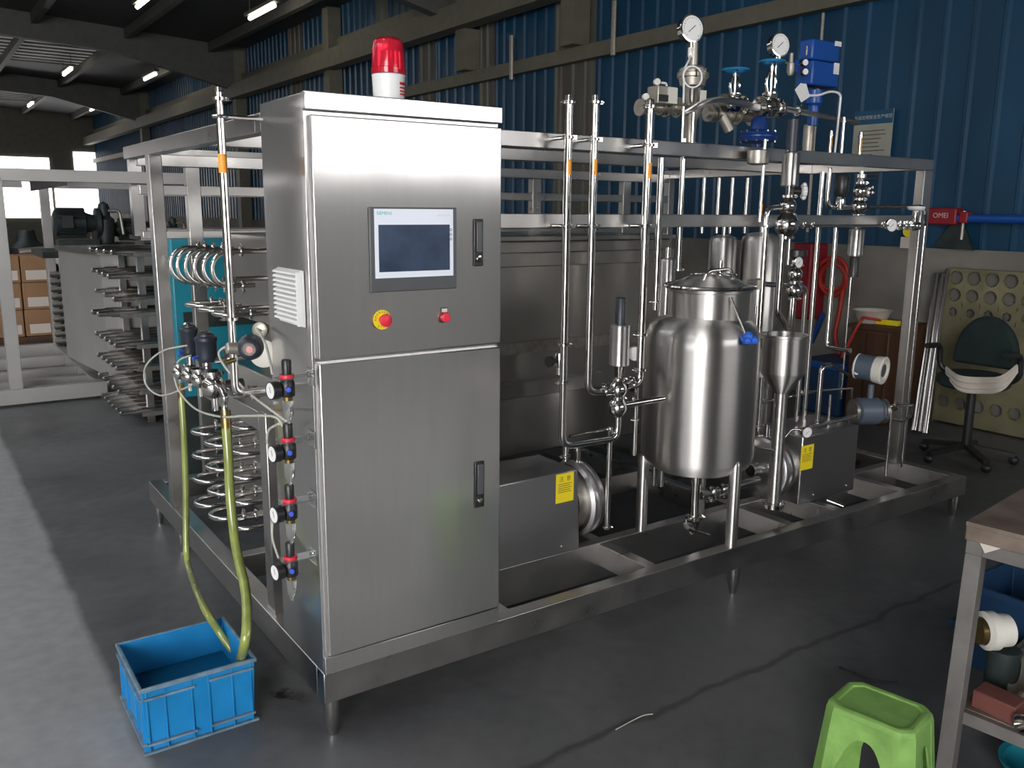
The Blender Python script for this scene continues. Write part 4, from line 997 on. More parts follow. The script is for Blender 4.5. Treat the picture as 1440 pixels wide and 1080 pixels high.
# inverted valve below the rail
t, p = dvalve('inverted double ball valve under the right end of the top rail', 1207, .55, [(269, 10), (291, 11)], [257, 280, 303], (304, 322, 7), (322, 360, 11), (360, 389, 6.5), am='tank', capm='black')
lat(1208, .55, [(240, 3), (244, 3), (245, 6), (250, 6), (251, 4), (259, 5)], 'neck', 'polish', t, X=p.x)
q = at(1222, 271, Y=.55); M().bar((p.x, .55, q.z), (q.x+.05, .55, q.z-.0), .01, .01).build('lever', 'polish', t)
M().clamp((q.x, .55, q.z), (1, 0, 0), .014, (0, 0, 1)).build('clamp', 'polish', t)
q = at(1184, 260, Y=.52); zz = lambda y: at(1184, y, Y=.52).z
bk = thing('black_actuator', 'black drum actuator left of the inverted valve', 'actuator', (q.x, .52, zz(290)))
M().lathe((q.x, .52, 0), (0, 0, 1), [(zz(276), .028), (zz(272), .036), (zz(248), .038), (zz(245), .03)], 22).build('drum', 'black', bk)
M().lathe((q.x, .52, 0), (0, 0, 1), [(zz(295), .02), (zz(284), .026), (zz(277), .02)], 18).build('body', 'polish', bk)
run('valve_rod', 'thin rod hanging from the inverted valve cap', 'rod', [(1197, 388, .55), (1188, 560, .55)], 2.5, Y=.55)
run('cross_pipe', 'horizontal pipe from the tall valve along the middle rail to a dial gauge', 'pipe', [(1122, 318, .25), (1290, 317, .25)], 4.5, Y=.25, clamps=[(1130, 318, (1, 0, 0), (0, 0, 1)), (1142, 318, (1, 0, 0), (0, 0, 1)), (1241, 317, (1, 0, 0), (0, 0, 1))])
gauge('white dial gauge at the right end of the horizontal pipe', 1254, 317, 9, .24, face=(-.3, -.95, 0))
run('loop_pipe', 'thin pipe from inverted valve looping down over the right post', 'pipe', [(1222, 291, .5), (1297, 290, .32), (1302, 300, .30), (1301, 316, .28)], 4.5, Y=.4, bend=1.5)
run('post_line', 'thin bright line running down the right end post', 'pipe', [(1301, 318, .29), (1273, 655, .29)], 3, Y=.29)
q = at(1286, 318, Y=.25)
wv = thing('wheel_valve', 'small globe valve with white handwheel at the right end post', 'valve', q)
M().ball(q, .026, 16).build('body', 'polish', wv)
m = M()
for s in (-1, 1): m.lathe(q+V((s*.03-.006, 0, 0)), (1, 0, 0), [(0, .022), (.012, .022)], 14)
m.lathe(q+V((0, 0, .02)), (0, 0, 1), [(0, .012), (.02, .014), (.024, .007), (.05, .007)], 12); m.build('bonnet', 'polish', wv)
zw = at(1286, 293, Y=.25).z
M().lathe((q.x, .25, zw-.02), (0, 0, 1), [(0, .012), (.008, .014), (.012, .038), (.022, .046), (.03, .042), (.032, 0)], 22).build('handwheel', 'white', wv)
m = M()
for px in (1262, 1270, 1277): m.clamp(at(px, 318, Y=.25), (1, 0, 0), .013, (0, -.3, 1))
for k, px in enumerate((1265, 1274)):
    tag(M().clamp(at(px, 318, Y=.25), (1, 0, 0), .013, (0, -.3, 1)).build('pipe_clamp', 'polish'), 'steel clamp between the end dial gauge and white handwheel, %s one' % ('left', 'right')[k], 'clamp', 'clamps by the white handwheel')

# ------------------------------------------------------------------ pumps
def pump(label, x0, x1, yf, yb, zt, side, px_lbl, tilt=0, z0=ZB):
    t = thing('pump', label, 'pump', ((x0+x1)/2, (yf+yb)/2, z0))
    pr = [(x0, yf, z0), (x1, yf, z0), (x1-tilt, yf, zt), (x0+tilt, yf, zt)]
    M().prism(pr, (0, yb-yf, 0)).build('motor_cover', 'cover', t, bev=.006)
    xc = x1 if side > 0 else x0; yc = (yf+yb)/2; zc = z0+(zt-z0)*.5
    rr = (zt-z0)*.46; d = (side, 0, 0)
    M().lathe((xc, yc, zc), d, [(0, rr*.8), (.05, rr*.8), (.05, rr*.62), (.055, rr*.62)], 30).build('adapter', 'cast', t)
    M().lathe((xc+side*.05, yc, zc), d, [(0, rr*.92), (.012, rr), (.03, rr), (.034, rr*.93), (.045, rr*.93), (.049, rr), (.07, rr*.98), (.085, rr*.86), (.09, rr*.4), (.09, 0)], 40).build('casing', 'cover', t)
    M().lathe((xc+side*.135, yc, zc), d, [(0, .03), (.03, .022), (.05, .02), (.052, .03), (.064, .03)], 20).build('inlet', 'polish', t)
    M().cyl((xc+side*.09, yc, zc+rr*.85), (xc+side*.09, yc, zc+rr+.06), .016, n=14).build('outlet', 'polish', t)
    for th in (.6, 2.5, 3.8, 5.6): M().ball((xc+side*.05, yc+rr*.7*math.cos(th), zc+rr*.7*math.sin(th)), .009, 8).build('bolt', 'polish', t)
    m = M(); a, b = px_lbl
    m.box(a.x, b.x, yf-.0012, yf-.0001, b.z, a.z); lb = m.build('caution_label', 'yellow', t)
    m = M(); wz = (a.z-b.z); wx = b.x-a.x
    for i in range(5): m.box(a.x+wx*.12, b.x-wx*(.12+.1*(i % 2)), yf-.0016, yf-.0012, a.z-wz*(.36+.07*i)-.0012, a.z-wz*(.36+.07*i)+.0012)
    m.text('注  意', wx*.26, ((a.x+b.x)/2, yf-.0012, a.z-wz*.2), (1, 0, 0), (0, 0, 1), .0004)
    m.build('lettering', 'ink', lb)
    for fx in (.25, .85): M().ball((x0+(x1-x0)*fx, yf, z0+.035), .006, 8).build('screw', 'polish', t)
    return t, zc, yc, rr
a = at(815, 772, Y=.378); b = at(806, 661, Y=.378)
pump('left pump with wide grey steel motor cover and yellow label beside the cabinet', .66, a.x, .378, .66, b.z, 1, (at(782, 668, Y=.378), at(806, 703, Y=.378)), tilt=.02)
a0 = at(1122, 714, Y=.22); b0 = at(1200, 690, Y=.22)
pump('right pump with dark steel motor cover and yellow label behind the hopper', a0.x, b0.x, .22, .52, at(1128, 615, Y=.22).z, -1, (at(1127, 628, Y=.22), at(1142, 658, Y=.22)), z0=ZB)
gauge('small white dial gauge on the corner of the right pump', 1135, 608, 8, .2, face=(-.3, -.95, 0))
run('pump_pipe', 'thin bent pipe linking the corner gauge and the pump casing', 'pipe', [(1103, 615, .25), (1112, 604, .25), (1131, 604, .22)], 4, Y=.25, bend=2)
run('stem_pipe', 'short upright pipe bent at its top above the right pump', 'pipe', [(1149, 596, .3), (1155, 516, .3), (1168, 513, .3)], 7, Y=.3, bend=2.5)
run('cable_gland', 'dark cable running from the bent pipe to the flowmeter head', 'cable', [(1168, 514, .3), (1180, 519, .32), (1193, 527, .35)], 4, Y=.3, m='rubber')
run('vent_pipe', 'short thin upright pipe left of the flowmeter', 'pipe', [(1165, 592, .4), (1167, 555, .4)], 4, Y=.4)
run('frame_pipe', 'thin squared pipe loop behind the flowmeter', 'pipe', [(1132, 551, .5), (1198, 546, .5), (1197, 612, .5)], 3.5, Y=.5, bend=1.5)
run('frame_pipe', 'thin cross pipe low behind the hopper standpipe', 'pipe', [(1068, 566, .5), (1145, 551, .5)], 4.5, Y=.5, clamps=[(1128, 553, (1, 0, 0), (0, 0, 1), .5)])
run('bypass_pipe', 'upright bypass pipe with clamps low between tank and hopper', 'pipe', [(1071, 530, .45), (1066, 640, .45)], 6, Y=.45, clamps=[(1070, 563, (0, 0, 1), (1, -.3, 0), .45), (1068, 600, (0, 0, 1), (-1, -.3, 0), .45)])
# flowmeter
YM = .30
fm = thing('flowmeter', 'grey magnetic flowmeter with white ended transmitter head right of pump', 'meter', at(1222, 592, Y=YM))
q = at(1222, 578, Y=YM); d = V((.95, -.25, 0)).normalized(); d = V((1, -.0, .0))
d = V((.86, -.5, 0)).normalized()
s_ = sc(q); R1 = 19/s_
M().lathe(q-d*.075, d, [(0, R1*.75), (.01, R1), (.12, R1), (.135, R1*.8), (.15, R1*.8)], 30).build('body', 'grey', fm)
for o in (-.095, .075): M().lathe(q+d*o, d, [(0, R1*.9), (.016, R1*.9)], 26).build('flange', 'cast', fm)
M().cyl(q+V((0, 0, R1*.9)), q+V((0, 0, R1+.075)), .016, n=18).build('neck', 'grey', fm)
h = at(1212, 521, Y=YM)
M().lathe((q.x, YM, h.z-.062), (0, 0, 1), [(0, .022), (.012, .03), (.026, .03), (.03, .02)], 18).build('collar', 'grey', fm)
e = V((.22, -.96, -.06)).normalized(); hc = V((q.x-.0, YM, h.z)); rh = 18.5/s_
hd = M().lathe(hc-e*.085, e, [(0, rh*.8), (.01, rh*.96), (.10, rh*.96), (.10, rh)], 30).build('head', 'grey', fm)
M().lathe(hc+e*.015, e, [(0, rh), (.045, rh*1.06), (.05, rh*.98), (.05, rh*.74), (.042, rh*.72), (.042, 0)], 30).build('end_cap', 'cream', hd)
M().lathe(hc+e*.0572, e, [(0, rh*.5), (.001, rh*.5), (.001, 0)], 24).build('window', 'bezel', hd)
M().lathe(hc-e*.095, e, [(0, rh*.7), (.012, rh*.98), (.02, rh*.98)], 24).build('rear_cap', 'white', hd)
for i in (0, 1): M().cyl(hc-e*.06+V((-.03, -.0, .01-i*.035)), hc-e*.06+V((-.062, -.012, .01-i*.035)), .012, n=12).build('gland', 'white', hd)
M().box(q.x+.0, q.x+.055, YM-R1-.008, YM-R1+.006, q.z-.012, q.z+.002).build('red_mark', 'redink', fm)
run('meter_pipe', 'pipe from the right pump gauge across to the flowmeter flange', 'pipe', [(1140, 601, .27), (1203, 585, .30)], 6.5, Y=.28)
run('meter_stand', 'bright thin upright under the flowmeter outlet', 'stand', [(1254, 576, .2), (1248, 668, .2)], 4, Y=.2)
run('return_pipe', 'thin pipe loop right of the flowmeter', 'pipe', [(1246, 572, .28), (1284, 569, .25), (1280, 586, .22), (1268, 592, .22), (1245, 587, .22)], 4, Y=.25, bend=1.5)
q = at(1258, 573, Y=.25); tag(M().clamp(q, (1, 0, 0), .012, (0, 0, 1)).build('pipe_clamp', 'polish'), 'steel clamp at the flowmeter outlet', 'clamp')
run('drain_pipe', 'short drain spout at the foot of the right pump cover', 'pipe', [(1163, 703, .17), (1186, 712, .10)], 6, Y=.15)
# ------------------------------------------------------------------ left end of the skid
# tall sampling pipe at the left end
xg, yg = -.13, at(317, 300, X=-.13).y
z = lambda px, py: at(px, py, X=xg).z
t = thing('sampling_pipe', 'tall bright pipe at the left end of skid held by an arm to the cabinet', 'pipe', (xg, yg, z(330, 553)))
zt2, zb2 = z(307, 128), z(330, 553)
M().tube([(xg, yg, zt2), (xg, yg, zb2), (xg+.16, yg+.0, zb2+.0)], .0125, bend=.03).build('pipe', 'polish', t)
M().clamp((xg, yg, z(308, 139)), (0, 0, 1), .0135, (.9, -.3, 0)).build('clamp', 'polish', t)
M().clamp((xg, yg, z(327, 449)), (0, 0, 1), .0135, (-.9, .3, 0)).build('clamp', 'polish', t)
M().lathe((xg, yg, zt2-.004), (0, 0, 1), [(0, .014), (.014, .013), (.018, .006), (.018, 0)], 14).build('cap', 'polish', t)
za = z(316, 162)
m = M().cyl((xg, yg, za), (-.001, min(yg, CD-.02), za), .007, n=10); m.ring((xg, yg, za), (0, 0, 1), .019, .005, N=18); m.build('arm', 'polish', t)
M().lathe((xg, yg, z(313, 230)), (0, 0, 1), [(-.028, .0129), (.028, .0129)], 14).build('sticker', 'orange', t)

# valve manifold with black actuators
XM = .0
def pm(px, py, X=XM): return at(px, py, X=X)
def blob(name, label, cat, px, py, rows_, m_, X=XM, grp=None, axis=(0, 0, 1)): pass
for i, (px, yt, yb, rw, nm) in enumerate(((266, 458, 500, 11.5, 'rear one behind the clear tube'), (290, 470, 508, 14, 'front one above the hose bend'))):
    p = pm(px, (yt+yb)/2); s_ = sc(p); zt_a, zb_a = pm(px, yt).z, pm(px, yb).z; r = rw/s_
    t = thing('valve_actuator', 'upright black drum actuator on the left valve manifold, '+nm, 'actuator', (p.x, p.y, zb_a-.06), 'manifold actuators')
    M().lathe((p.x, p.y, 0), (0, 0, 1), [(zb_a, r*.8), (zb_a+.006, r*.95), (zb_a+.02, r), (zt_a-.03, r*1.02), (zt_a-.026, r*1.1), (zt_a-.014, r*1.1), (zt_a-.008, r*.85), (zt_a, r*.8)], 26).build('drum', 'navy', t)
    M().lathe((p.x, p.y, 0), (0, 0, 1), [(zt_a-.002, r*.55), (zt_a+.006, r*.6), (zt_a+.012, r*.4), (zt_a+.012, 0)], 18).build('top_cap', 'polish', t)
    M().lathe((p.x, p.y, 0), (0, 0, 1), [(zb_a-.05, r*.5), (zb_a, r*.45)], 14).build('stem', 'polish', t)
    M().cyl((p.x-r*.9, p.y-.01, zb_a+.025), (p.x-r*1.5, p.y-.02, zb_a+.02), .007, n=10).build('port', 'knob_blue', t)
p = pm(352, 489, X=-.17)
t = thing('valve_actuator', 'black actuator lying on its side with pale pink end button', 'actuator', (p.x, p.y, p.z-.05))
f = V((-.35, -.93, .05)).normalized(); r = 17/sc(p)
M().lathe(p-f*.05, f, [(0, r*.9), (.01, r*1.05), (.03, r*1.08), (.05, r), (.085, r*.92), (.095, r*.7), (.097, r*.5)], 28).build('drum', 'navy', t)
M().lathe(p+f*.046, f, [(0, r*.5), (.006, r*.5), (.006, r*.3)], 20).build('button_ring', 'polish', t)
M().lathe(p+f*.047, f, [(0, r*.3), (.008, r*.28), (.009, 0)], 16).build('button', 'pink', t)
M().lathe(p-f*.05, -f, [(0, r*.85), (.03, r*.8), (.05, r*.5), (.09, r*.5)], 22).build('steel_body', 'polish', t)
M().lathe(p-f*.02+V((-.05, .0, -.0)), (-1, .1, .1), [(-.03, r*.5), (.015, r*.5), (.02, r*.38), (.02, 0)], 16).build('end_block', 'dull', t)
M().cyl(p+V((-.045, 0, -.03)), p+V((-.075, -.005, -.035)), .007, n=10).build('port', 'brass', t)
q = pm(374, 495, X=-.005)
tag(M().lathe(q, (-.6, -.8, 0), [(-.02, .02), (0, .045), (.03, .047), (.036, .035), (.036, 0)], 24).build('pressure_switch', 'cream'), 'large round pale pressure switch between sideways actuator and cabinet side', 'switch')
q = pm(368, 463, X=-.005)
tag(M().lathe(q, (-.6, -.8, 0), [(-.02, .012), (0, .025), (.02, .026), (.024, .018), (.024, 0)], 20).build('pressure_switch', 'dull'), 'small dull round switch above the large pale one by cabinet side', 'switch')
# ball bodies in a row
specs = [(252, 524, 9.5, 'farthest'), (266, 529, 10.5, 'second farthest'), (281, 534, 12, 'middle'), (301, 544, 17, 'nearest and largest')]
for px, py, rw, nm in specs:
    p = pm(px, py, X=-.045); r = rw/sc(p)
    t = thing('ball_body', 'polished ball valve body in the left manifold row, %s' % nm, 'valve', p-V((0, 0, r)), 'manifold ball bodies')
    M().ball(p, r, 24).build('body', 'polish', t)
    m = M().lathe(p+V((0, 0, r*.8)), (0, 0, 1), [(0, r*.55), (r*.3, r*.55), (r*.32, r*.95), (r*.55, r*.95)], 18)
    m.build('collar', 'polish', t)
    M().cyl(p+V((r*.6, 0, 0)), p+V((r*2.4, 0, 0)), r*.5, n=14).build('side_port', 'polish', t)
    M().cyl(p-V((0, 0, r*.8)), p-V((0, 0, r*2.0)), r*.28, n=10).build('foot_port', 'polish', t)
# cross pipe right of the manifold
a = pm(325, 560, X=-.02); 
for (x0, y0, x1, nm, w_) in ((332, 557, 392, 'upper one bending from the tall pipe', .0), (306, 507, 345, 'short one behind the sideways actuator', 0)):
    a, b = pm(x0, y0, X=-.04), pm(x1, y0-6, X=-.005)
    t = thing('cross_pipe', 'short shiny cross pipe with clamp beside left manifold, '+nm, 'pipe', a)
    M().tube([a, b], .012).build('pipe', 'polish', t); M().clamp(a+(b-a)*.45, b-a, .0135, (0, 0, 1)).build('clamp', 'polish', t)
# white winged clamps
for px, py, nm in ((311, 449, 'on the tall sampling pipe'), (283, 352, 'over the upper U-bends')):
    pass
# hose tails
p0 = pm(309, 545, X=-.06)
h1 = thing('drain_hose', 'near green hose hanging from shiny bend down into the blue crate', 'hose', (-.12, .5, .1))
e0 = pm(316, 572, X=-.085); e1 = pm(318, 600, X=-.09)
M().tube([pm(306, 543, X=-.075), pm(312, 548, X=-.082), pm(316, 558, X=-.085), e0, e1], .0115, smooth=5).build('bend', 'polish', h1)
hp1 = [pm(317, 584, X=-.088), pm(321, 640, X=-.095), pm(324, 700, X=-.10), pm(332, 770, X=-.11), pm(345, 830, X=-.13), pm(347, 880, X=-.17), pm(342, 915, X=-.185), at(335, 938, Z=.10)]
M().tube(hp1, .0165, smooth=6, n=14).build('hose', 'hose', h1)
M().tube([pm(317, 577, X=-.0877), pm(318.5, 602, X=-.0905)], .018).build('sleeve', 'brass', h1)
h2 = thing('drain_hose', 'far green hose with a kink hanging behind, ending in the blue crate', 'hose', (-.12, .9, .1))
hp2 = [pm(254, 545, X=-.045), pm(258, 600, X=-.05), pm(261, 680, X=-.06), pm(262, 770, X=-.085), pm(266, 800, X=-.10), at(285, 850, Y=.62), at(308, 888, Y=.55), at(327, 915, Y=.50)]
M().tube(hp2, .0135, smooth=6, n=14).build('hose', 'hose', h2)
M().tube([pm(254, 540, X=-.045), pm(255.5, 566, X=-.046)], .0155).build('sleeve', 'brass', h2)
# clear air tubes
def air(label, pts, r=.0042):
    P = [at(x, y, X=X) for x, y, X in pts]; return tag(M().tube(P, r, smooth=7, n=8).build('air_tube', 'tube'), label, 'tube', 'clear air tubes')
air('clear air tube looping from rear actuator under the bracket beam to the regulators', [(268, 500, -.02), (252, 507, -.04), (245, 525, -.06), (252, 550, -.07), (275, 575, -.08), (310, 586, -.10), (345, 585, -.09), (385, 586, -.07), (398, 600, -.06)])
air('clear air tube slanting from the sideways actuator to the topmost regulator', [(318, 487, -.06), (308, 496, -.08), (316, 515, -.085), (345, 548, -.08), (375, 572, -.08), (402, 592, -.085)])
air('clear air tube curving down from the small dull switch to the topmost regulator', [(359, 458, -.02), (372, 480, -.04), (379, 505, -.05), (383, 526, -.06)])
air('clear air tube swinging far left past the left post', [(276, 538, -.045), (255, 548, -.06), (225, 556, -.08), (205, 540, -.10), (205, 515, -.10), (228, 494, -.06), (262, 486, -.04)])
air('clear air tube arching between first and second regulators', [(384, 636, -.03), (376, 622, -.06), (378, 605, -.06), (392, 596, -.06)])
air('clear air tube curving down between third and lowest regulators', [(384, 724, -.03), (383, 755, -.04), (392, 785, -.05)])
# upper row of upright U-bends
zu = at(285, 374, X=.05).z
ux = .13
ups = [at(px, 373+i*1.2, X=ux-.06) for i, px in enumerate((246, 255, 266, 278, 290, 302))]
for i, p in enumerate(ups):
    R = 24.5/sc(p)
    t = thing('u_bend', 'upright steel U-bend tube in the upper row, %s from the left' % nth(i), 'tube', p-V((0, 0, R)), 'upright U-bends')
    m = M(); c = V((ux, p.y, p.z))
    arc = [c+V((-math.sin(a)*R, 0, math.cos(a)*R)) for a in [PI*k/14 for k in range(15)]]
    m.tube([c+V((.10, 0, R))]+arc+[c+V((.10, 0, -R))], .0095, n=10).build('tube', 'polish', t)
    for s in (1, -1):
        M().clamp(c+V((.05, 0, s*R)), (1, 0, 0), .0135, (0, -.3, s)).build('clamp', 'polish', t)
# header pipes to the right of them
for k, (py, nm) in enumerate(((356, 'upper'), (396, 'middle'), (438, 'lower'))):
    a, b = at(325, py, X=.10), at(372, py-1, X=.22)
    a = V((.10, ups[-1].y, a.z)); b = V((.60, ups[-1].y, a.z))
    tag(M().tube([a, b], .011).build('header_pipe', 'polish'), 'short horizontal pipe between the upright U-bends and cabinet, %s of three' % nm, 'pipe', 'header pipes')
# horizontal loops below
for i, (px, py) in enumerate(((262, 429), (280, 436), (300, 442))):
    p = at(px, py, X=.06); R = .075; c = V((.14, p.y, p.z))
    t = thing('u_bend', 'flat-lying steel U-bend under the upright row, %s from the left' % nth(i), 'tube', p, 'flat U-bends under the upright row')
    arc = [c+V((-math.sin(a)*R, math.cos(a)*R, 0)) for a in [PI*k/14 for k in range(15)]]
    M().tube([c+V((.12, R, 0))]+arc+[c+V((.12, -R, 0))], .010, n=10).build('tube', 'polish', t)
    for s in (1, -1): M().clamp(c+V((.05, s*R, 0)), (1, 0, 0), .0145, (0, -.2, 1)).build('clamp', 'polish', t)
# lower bank of flat U-bends
rows6 = ['top', 'second', 'third', 'fourth', 'fifth', 'bottom']
for ci, (px0, y0, dy, nn, dx, cn) in enumerate(((284, 608, 33.5, 4, 1.5, 'left'), (303, 624, 34, 4, 2, 'middle'), (338, 600, 35, 5, .5, 'right'))):
    for j in range(nn):
        px, py = px0+dx*j, y0+dy*j
        X_ = .05 if ci < 2 else .10
        p = at(px-12, py, X=X_); R = .072; c = V((X_+R, p.y, p.z))
        t = thing('u_bend', 'flat steel U-bend in the lower bank, %s row of the %s column' % (rows6[j], cn), 'tube', p, 'lower bank U-bends')
        arc = [c+V((-math.sin(a)*R, math.cos(a)*R, 0)) for a in [PI*k/12 for k in range(13)]]
        M().tube([c+V((.16, R, 0))]+arc+[c+V((.16, -R, 0))], .0105, n=10).build('tube', 'polish', t)
        for s in (1, -1): M().clamp(c+V((.05, s*R, 0)), (1, 0, 0), .0145, (0, -.2, 1)).build('clamp', 'polish', t)
# tube sheet block the loops plug into
blk = thing('tube_bundle_casing', 'dark steel bundle casing that the left U-bends plug into', 'casing', (.6, 1.5, ZB))
M().box(.34, .70, .72, 2.02, ZB+.0, .93).build('lower_block', 'house', blk, bev=.006)
M().box(.36, .70, .80, 2.02, 1.16, 1.56).build('upper_block', 'house', blk, bev=.006)
M().box(.45, .70, 1.2, 1.8, .93, 1.16).build('spacer', 'cast', blk)
# teal cabinet beyond
a, b = at(238, 333, Y=3.1), at(348, 560, Y=3.1)
tc = thing('teal_cabinet', 'teal painted cabinet standing behind the left end of skid', 'cabinet', ((a.x+b.x)/2, 3.3, 0))
zt6 = at(290, 556, Y=3.1).z
M().box(a.x, b.x+.6, 3.1, 3.6, zt6, a.z).build('body', 'teal', tc, bev=.01)
M().box(a.x-.01, b.x+.61, 3.08, 3.62, a.z, a.z+.04).build('top', 'frame', tc)
M().box(a.x+.02, b.x+.58, 3.12, 3.58, 0, zt6).build('base', 'dark', tc)
M().box(a.x+.05, b.x+.55, 3.092, 3.1, at(300, 448, Y=3.1).z-.05, at(300, 448, Y=3.1).z+.05).build('dark_band', 'dark', tc)

# ------------------------------------------------------------------ crate with water
cx0, cx1, cy0, cy1, ch = -.497, -.143, .252, .60, .225
cr = thing('crate', 'bright blue plastic crate of water on the floor under green hoses', 'crate', ((cx0+cx1)/2, (cy0+cy1)/2, 0))
def tub(x0, x1, y0, y1, z0, z1, th, tap):
    m = M(); o = [(x0+tap, y0+tap), (x1-tap, y0+tap), (x1-tap, y1-tap), (x0+tap, y1-tap)]; O = [(x0, y0), (x1, y0), (x1, y1), (x0, y1)]
    I = [(x0+th, y0+th), (x1-th, y0+th), (x1-th, y1-th), (x0+th, y1-th)]; i_ = [(x0+th+tap, y0+th+tap), (x1-th-tap, y0+th+tap), (x1-th-tap, y1-th-tap), (x0+th+tap, y1-th-tap)]
    vs = [(*p, z0) for p in o]+[(*p, z1) for p in O]+[(*p, z1) for p in I]+[(*p, z0+.008) for p in i_]
    fs = [(3, 2, 1, 0), (12, 13, 14, 15)]
    for a in (0, 4, 8):
        for k in range(4): fs.append((a+k, a+(k+1) % 4, a+4+(k+1) % 4, a+4+k))
    return m.add(vs, fs)
tub(cx0, cx1, cy0, cy1, 0, ch, .006, .008).build('shell', 'crate', cr, bev=.0015)
m = M(); e = .006
m.box(cx0-e, cx1+e, cy0-e, cy0+.004, ch-.012, ch+.002); m.box(cx0-e, cx1+e, cy1-.004, cy1+e, ch-.012, ch+.002)
m.box(cx0-e, cx0+.004, cy0, cy1, ch-.012, ch+.002); m.box(cx1-.004, cx1+e, cy0, cy1, ch-.012, ch+.002); m.build('rim', 'crate_wear', cr, bev=.002)
for side in range(2):
    Lx = cx1-cx0 if side == 0 else cy1-cy0
    pos = (.02, .18, .42, .58, .80, .98) if side == 0 else (.03, .3, .7, .97)
    for f_ in pos:
        if side == 0: x = cx0+.008+(Lx-.016)*f_; m = M().box(x-.003, x+.003, cy0-.001, cy0+.012, .008, ch-.012)
        else: y = cy0+Lx*f_; m = M().box(cx0-.001, cx0+.012, y-.003, y+.003, .008, ch-.012)
        m.build('rib', 'crate', cr, bev=.001)
for z, (u0, u1) in ((.03, (.02, .45)), (.03, (.58, .98)), (ch-.04, (.02, .45)), (ch-.035, (.58, .98))):
    M().box(cx0+(cx1-cx0)*u0, cx0+(cx1-cx0)*u1, cy0-.007, cy0+.01, z, z+.007).build('band', 'crate_wear', cr)
for z in (.03, ch-.04): M().box(cx0-.007, cx0+.01, cy0, cy1, z, z+.007).build('band', 'crate_wear', cr)
M().box(cx0-.004, cx1+.004, cy0-.004, cy0+.01, 0, .008).build('foot_rim', 'crate_wear', cr)
wt = M().add([(cx0+.011, cy0+.011, .105), (cx1-.011, cy0+.011, .105), (cx1-.011, cy1-.011, .105), (cx0+.011, cy1-.011, .105)], [(0, 1, 2, 3)]).build('water', 'water')
tag(wt, 'still water filling the lower half of the bright blue crate', 'water')

# ------------------------------------------------------------------ equipment at the back left
sb = thing('skid_frame', 'bare steel skid frame at the far left before the bright windows', 'frame', (-.6, 7.2, 0))
def r2(name, *b): return M().box(*b).build(name, 'alu', sb, bev=.003)
xe = .42; y0_, y1_ = 5.95, 8.6
r2('base_rail', -2.2, xe, y0_, y0_+.09, .02, .15); r2('base_rail', xe-.09, xe, y0_+.09, y1_, .02, .15); r2('base_rail', -2.2, xe, y1_, y1_+.09, .02, .15)
for yy in (6.45, 7.0, 7.8): r2('cross_rail', -2.2, xe-.09, yy, yy+.09, .02, .13)
r2('post', -.335, -.235, 5.95, 6.05, .15, 1.9); r2('post', -1.9, -1.8, 5.95, 6.05, .15, 1.9)
a = at(0, 236, Y=5.95).z
r2('top_rail', -2.2, 1.3, 5.95, 6.05, a-.10, a)
r2('top_rail', -2.2, 1.4, 8.5, 8.6, a-.11, a-.01); r2('post', .33, .42, 8.5, 8.6, .15, a-.11)
M().bar((-.05, 6.1, a-.14), (.55, 8.3, a-.04), .06, .08).build('brace', 'frame', sb)
r2('top_rail', -.33, -.24, 6.05, 8.5, a-.10, a-.01)
# second frame behind: post and rail near the left post
p = at(188, 222, Y=6.25)
sk = thing('skid_frame', 'further steel frame whose single post shows left of the main skid post', 'frame', (p.x, 6.0, 0))
zt3 = at(172, 207, Y=6.25).z
M().box(p.x-.05, p.x+.05, 6.2, 6.3, 1.42, zt3-.1).build('post', 'frame', sk)
M().box(p.x-.05, p.x+.05, 2.7, 6.3, zt3-.1, zt3).build('top_rail', 'frame', sk)
M().box(p.x+.05, p.x+2.2, 6.2, 6.3, zt3-.1, zt3).build('top_rail', 'frame', sk)
M().box(p.x+.05, p.x+2.2, 6.22, 6.28, 1.78, 1.86).build('middle_rail', 'frame', sk)
M().box(p.x-.02, p.x+2.3, 6.1, 6.6, 1.38, 1.42).build('shelf', 'frame', sk)
M().box(p.x+2.2, p.x+2.3, 6.2, 6.3, 0, zt3).build('post', 'frame', sk)
M().box(p.x+2.2, p.x+2.3, 6.5, 6.6, 0, 1.38).build('post', 'frame', sk)
# tube bundle with protruding tube ends
tb = thing('tube_exchanger', 'long tubular exchanger with rows of tube ends pointing left', 'exchanger', (1.3, 5.4, 0))
bx = at(86, 400, Y=6.6).x
zt4 = at(120, 352, Y=5.8).z
M().prism([(.38, 5.55, .25), (bx, 6.6, .30), (bx, 6.6, zt4-.03), (.38, 5.55, zt4-.03)], (2.2, 0, 0)).build('casing', 'alu', tb)
M().prism([(.36, 5.53, zt4-.03), (bx-.02, 6.62, zt4-.03), (bx-.02, 6.62, zt4+.01), (.36, 5.53, zt4+.01)], (2.2, 0, 0)).build('lid', 'frame', tb)
rowsx = [(378, 139, 376), (412, 142, 472), (443, 146, 569), (441, 0, 0)]
lev = [(160, 381, 134, 372, 4), (158, 411, 133, 400, 4), (166, 420.5+0, 150, 410, 3), (160, 443, 140, 437, 3), (160, 487, 133, 470, 5), (160, 518, 135, 499, 5), (165, 551, 138, 528, 5), (168, 582, 141, 556, 6)]
lev = [(155, 355, 125, 351, 4), (150, 389, 128, 380, 4), (158, 421, 133, 409, 3), (136, 442, 128, 439, 2), (160, 486, 133, 469, 5), (162, 518, 136, 499, 5), (165, 551, 138, 527, 5), (168, 582, 141, 556, 6)]
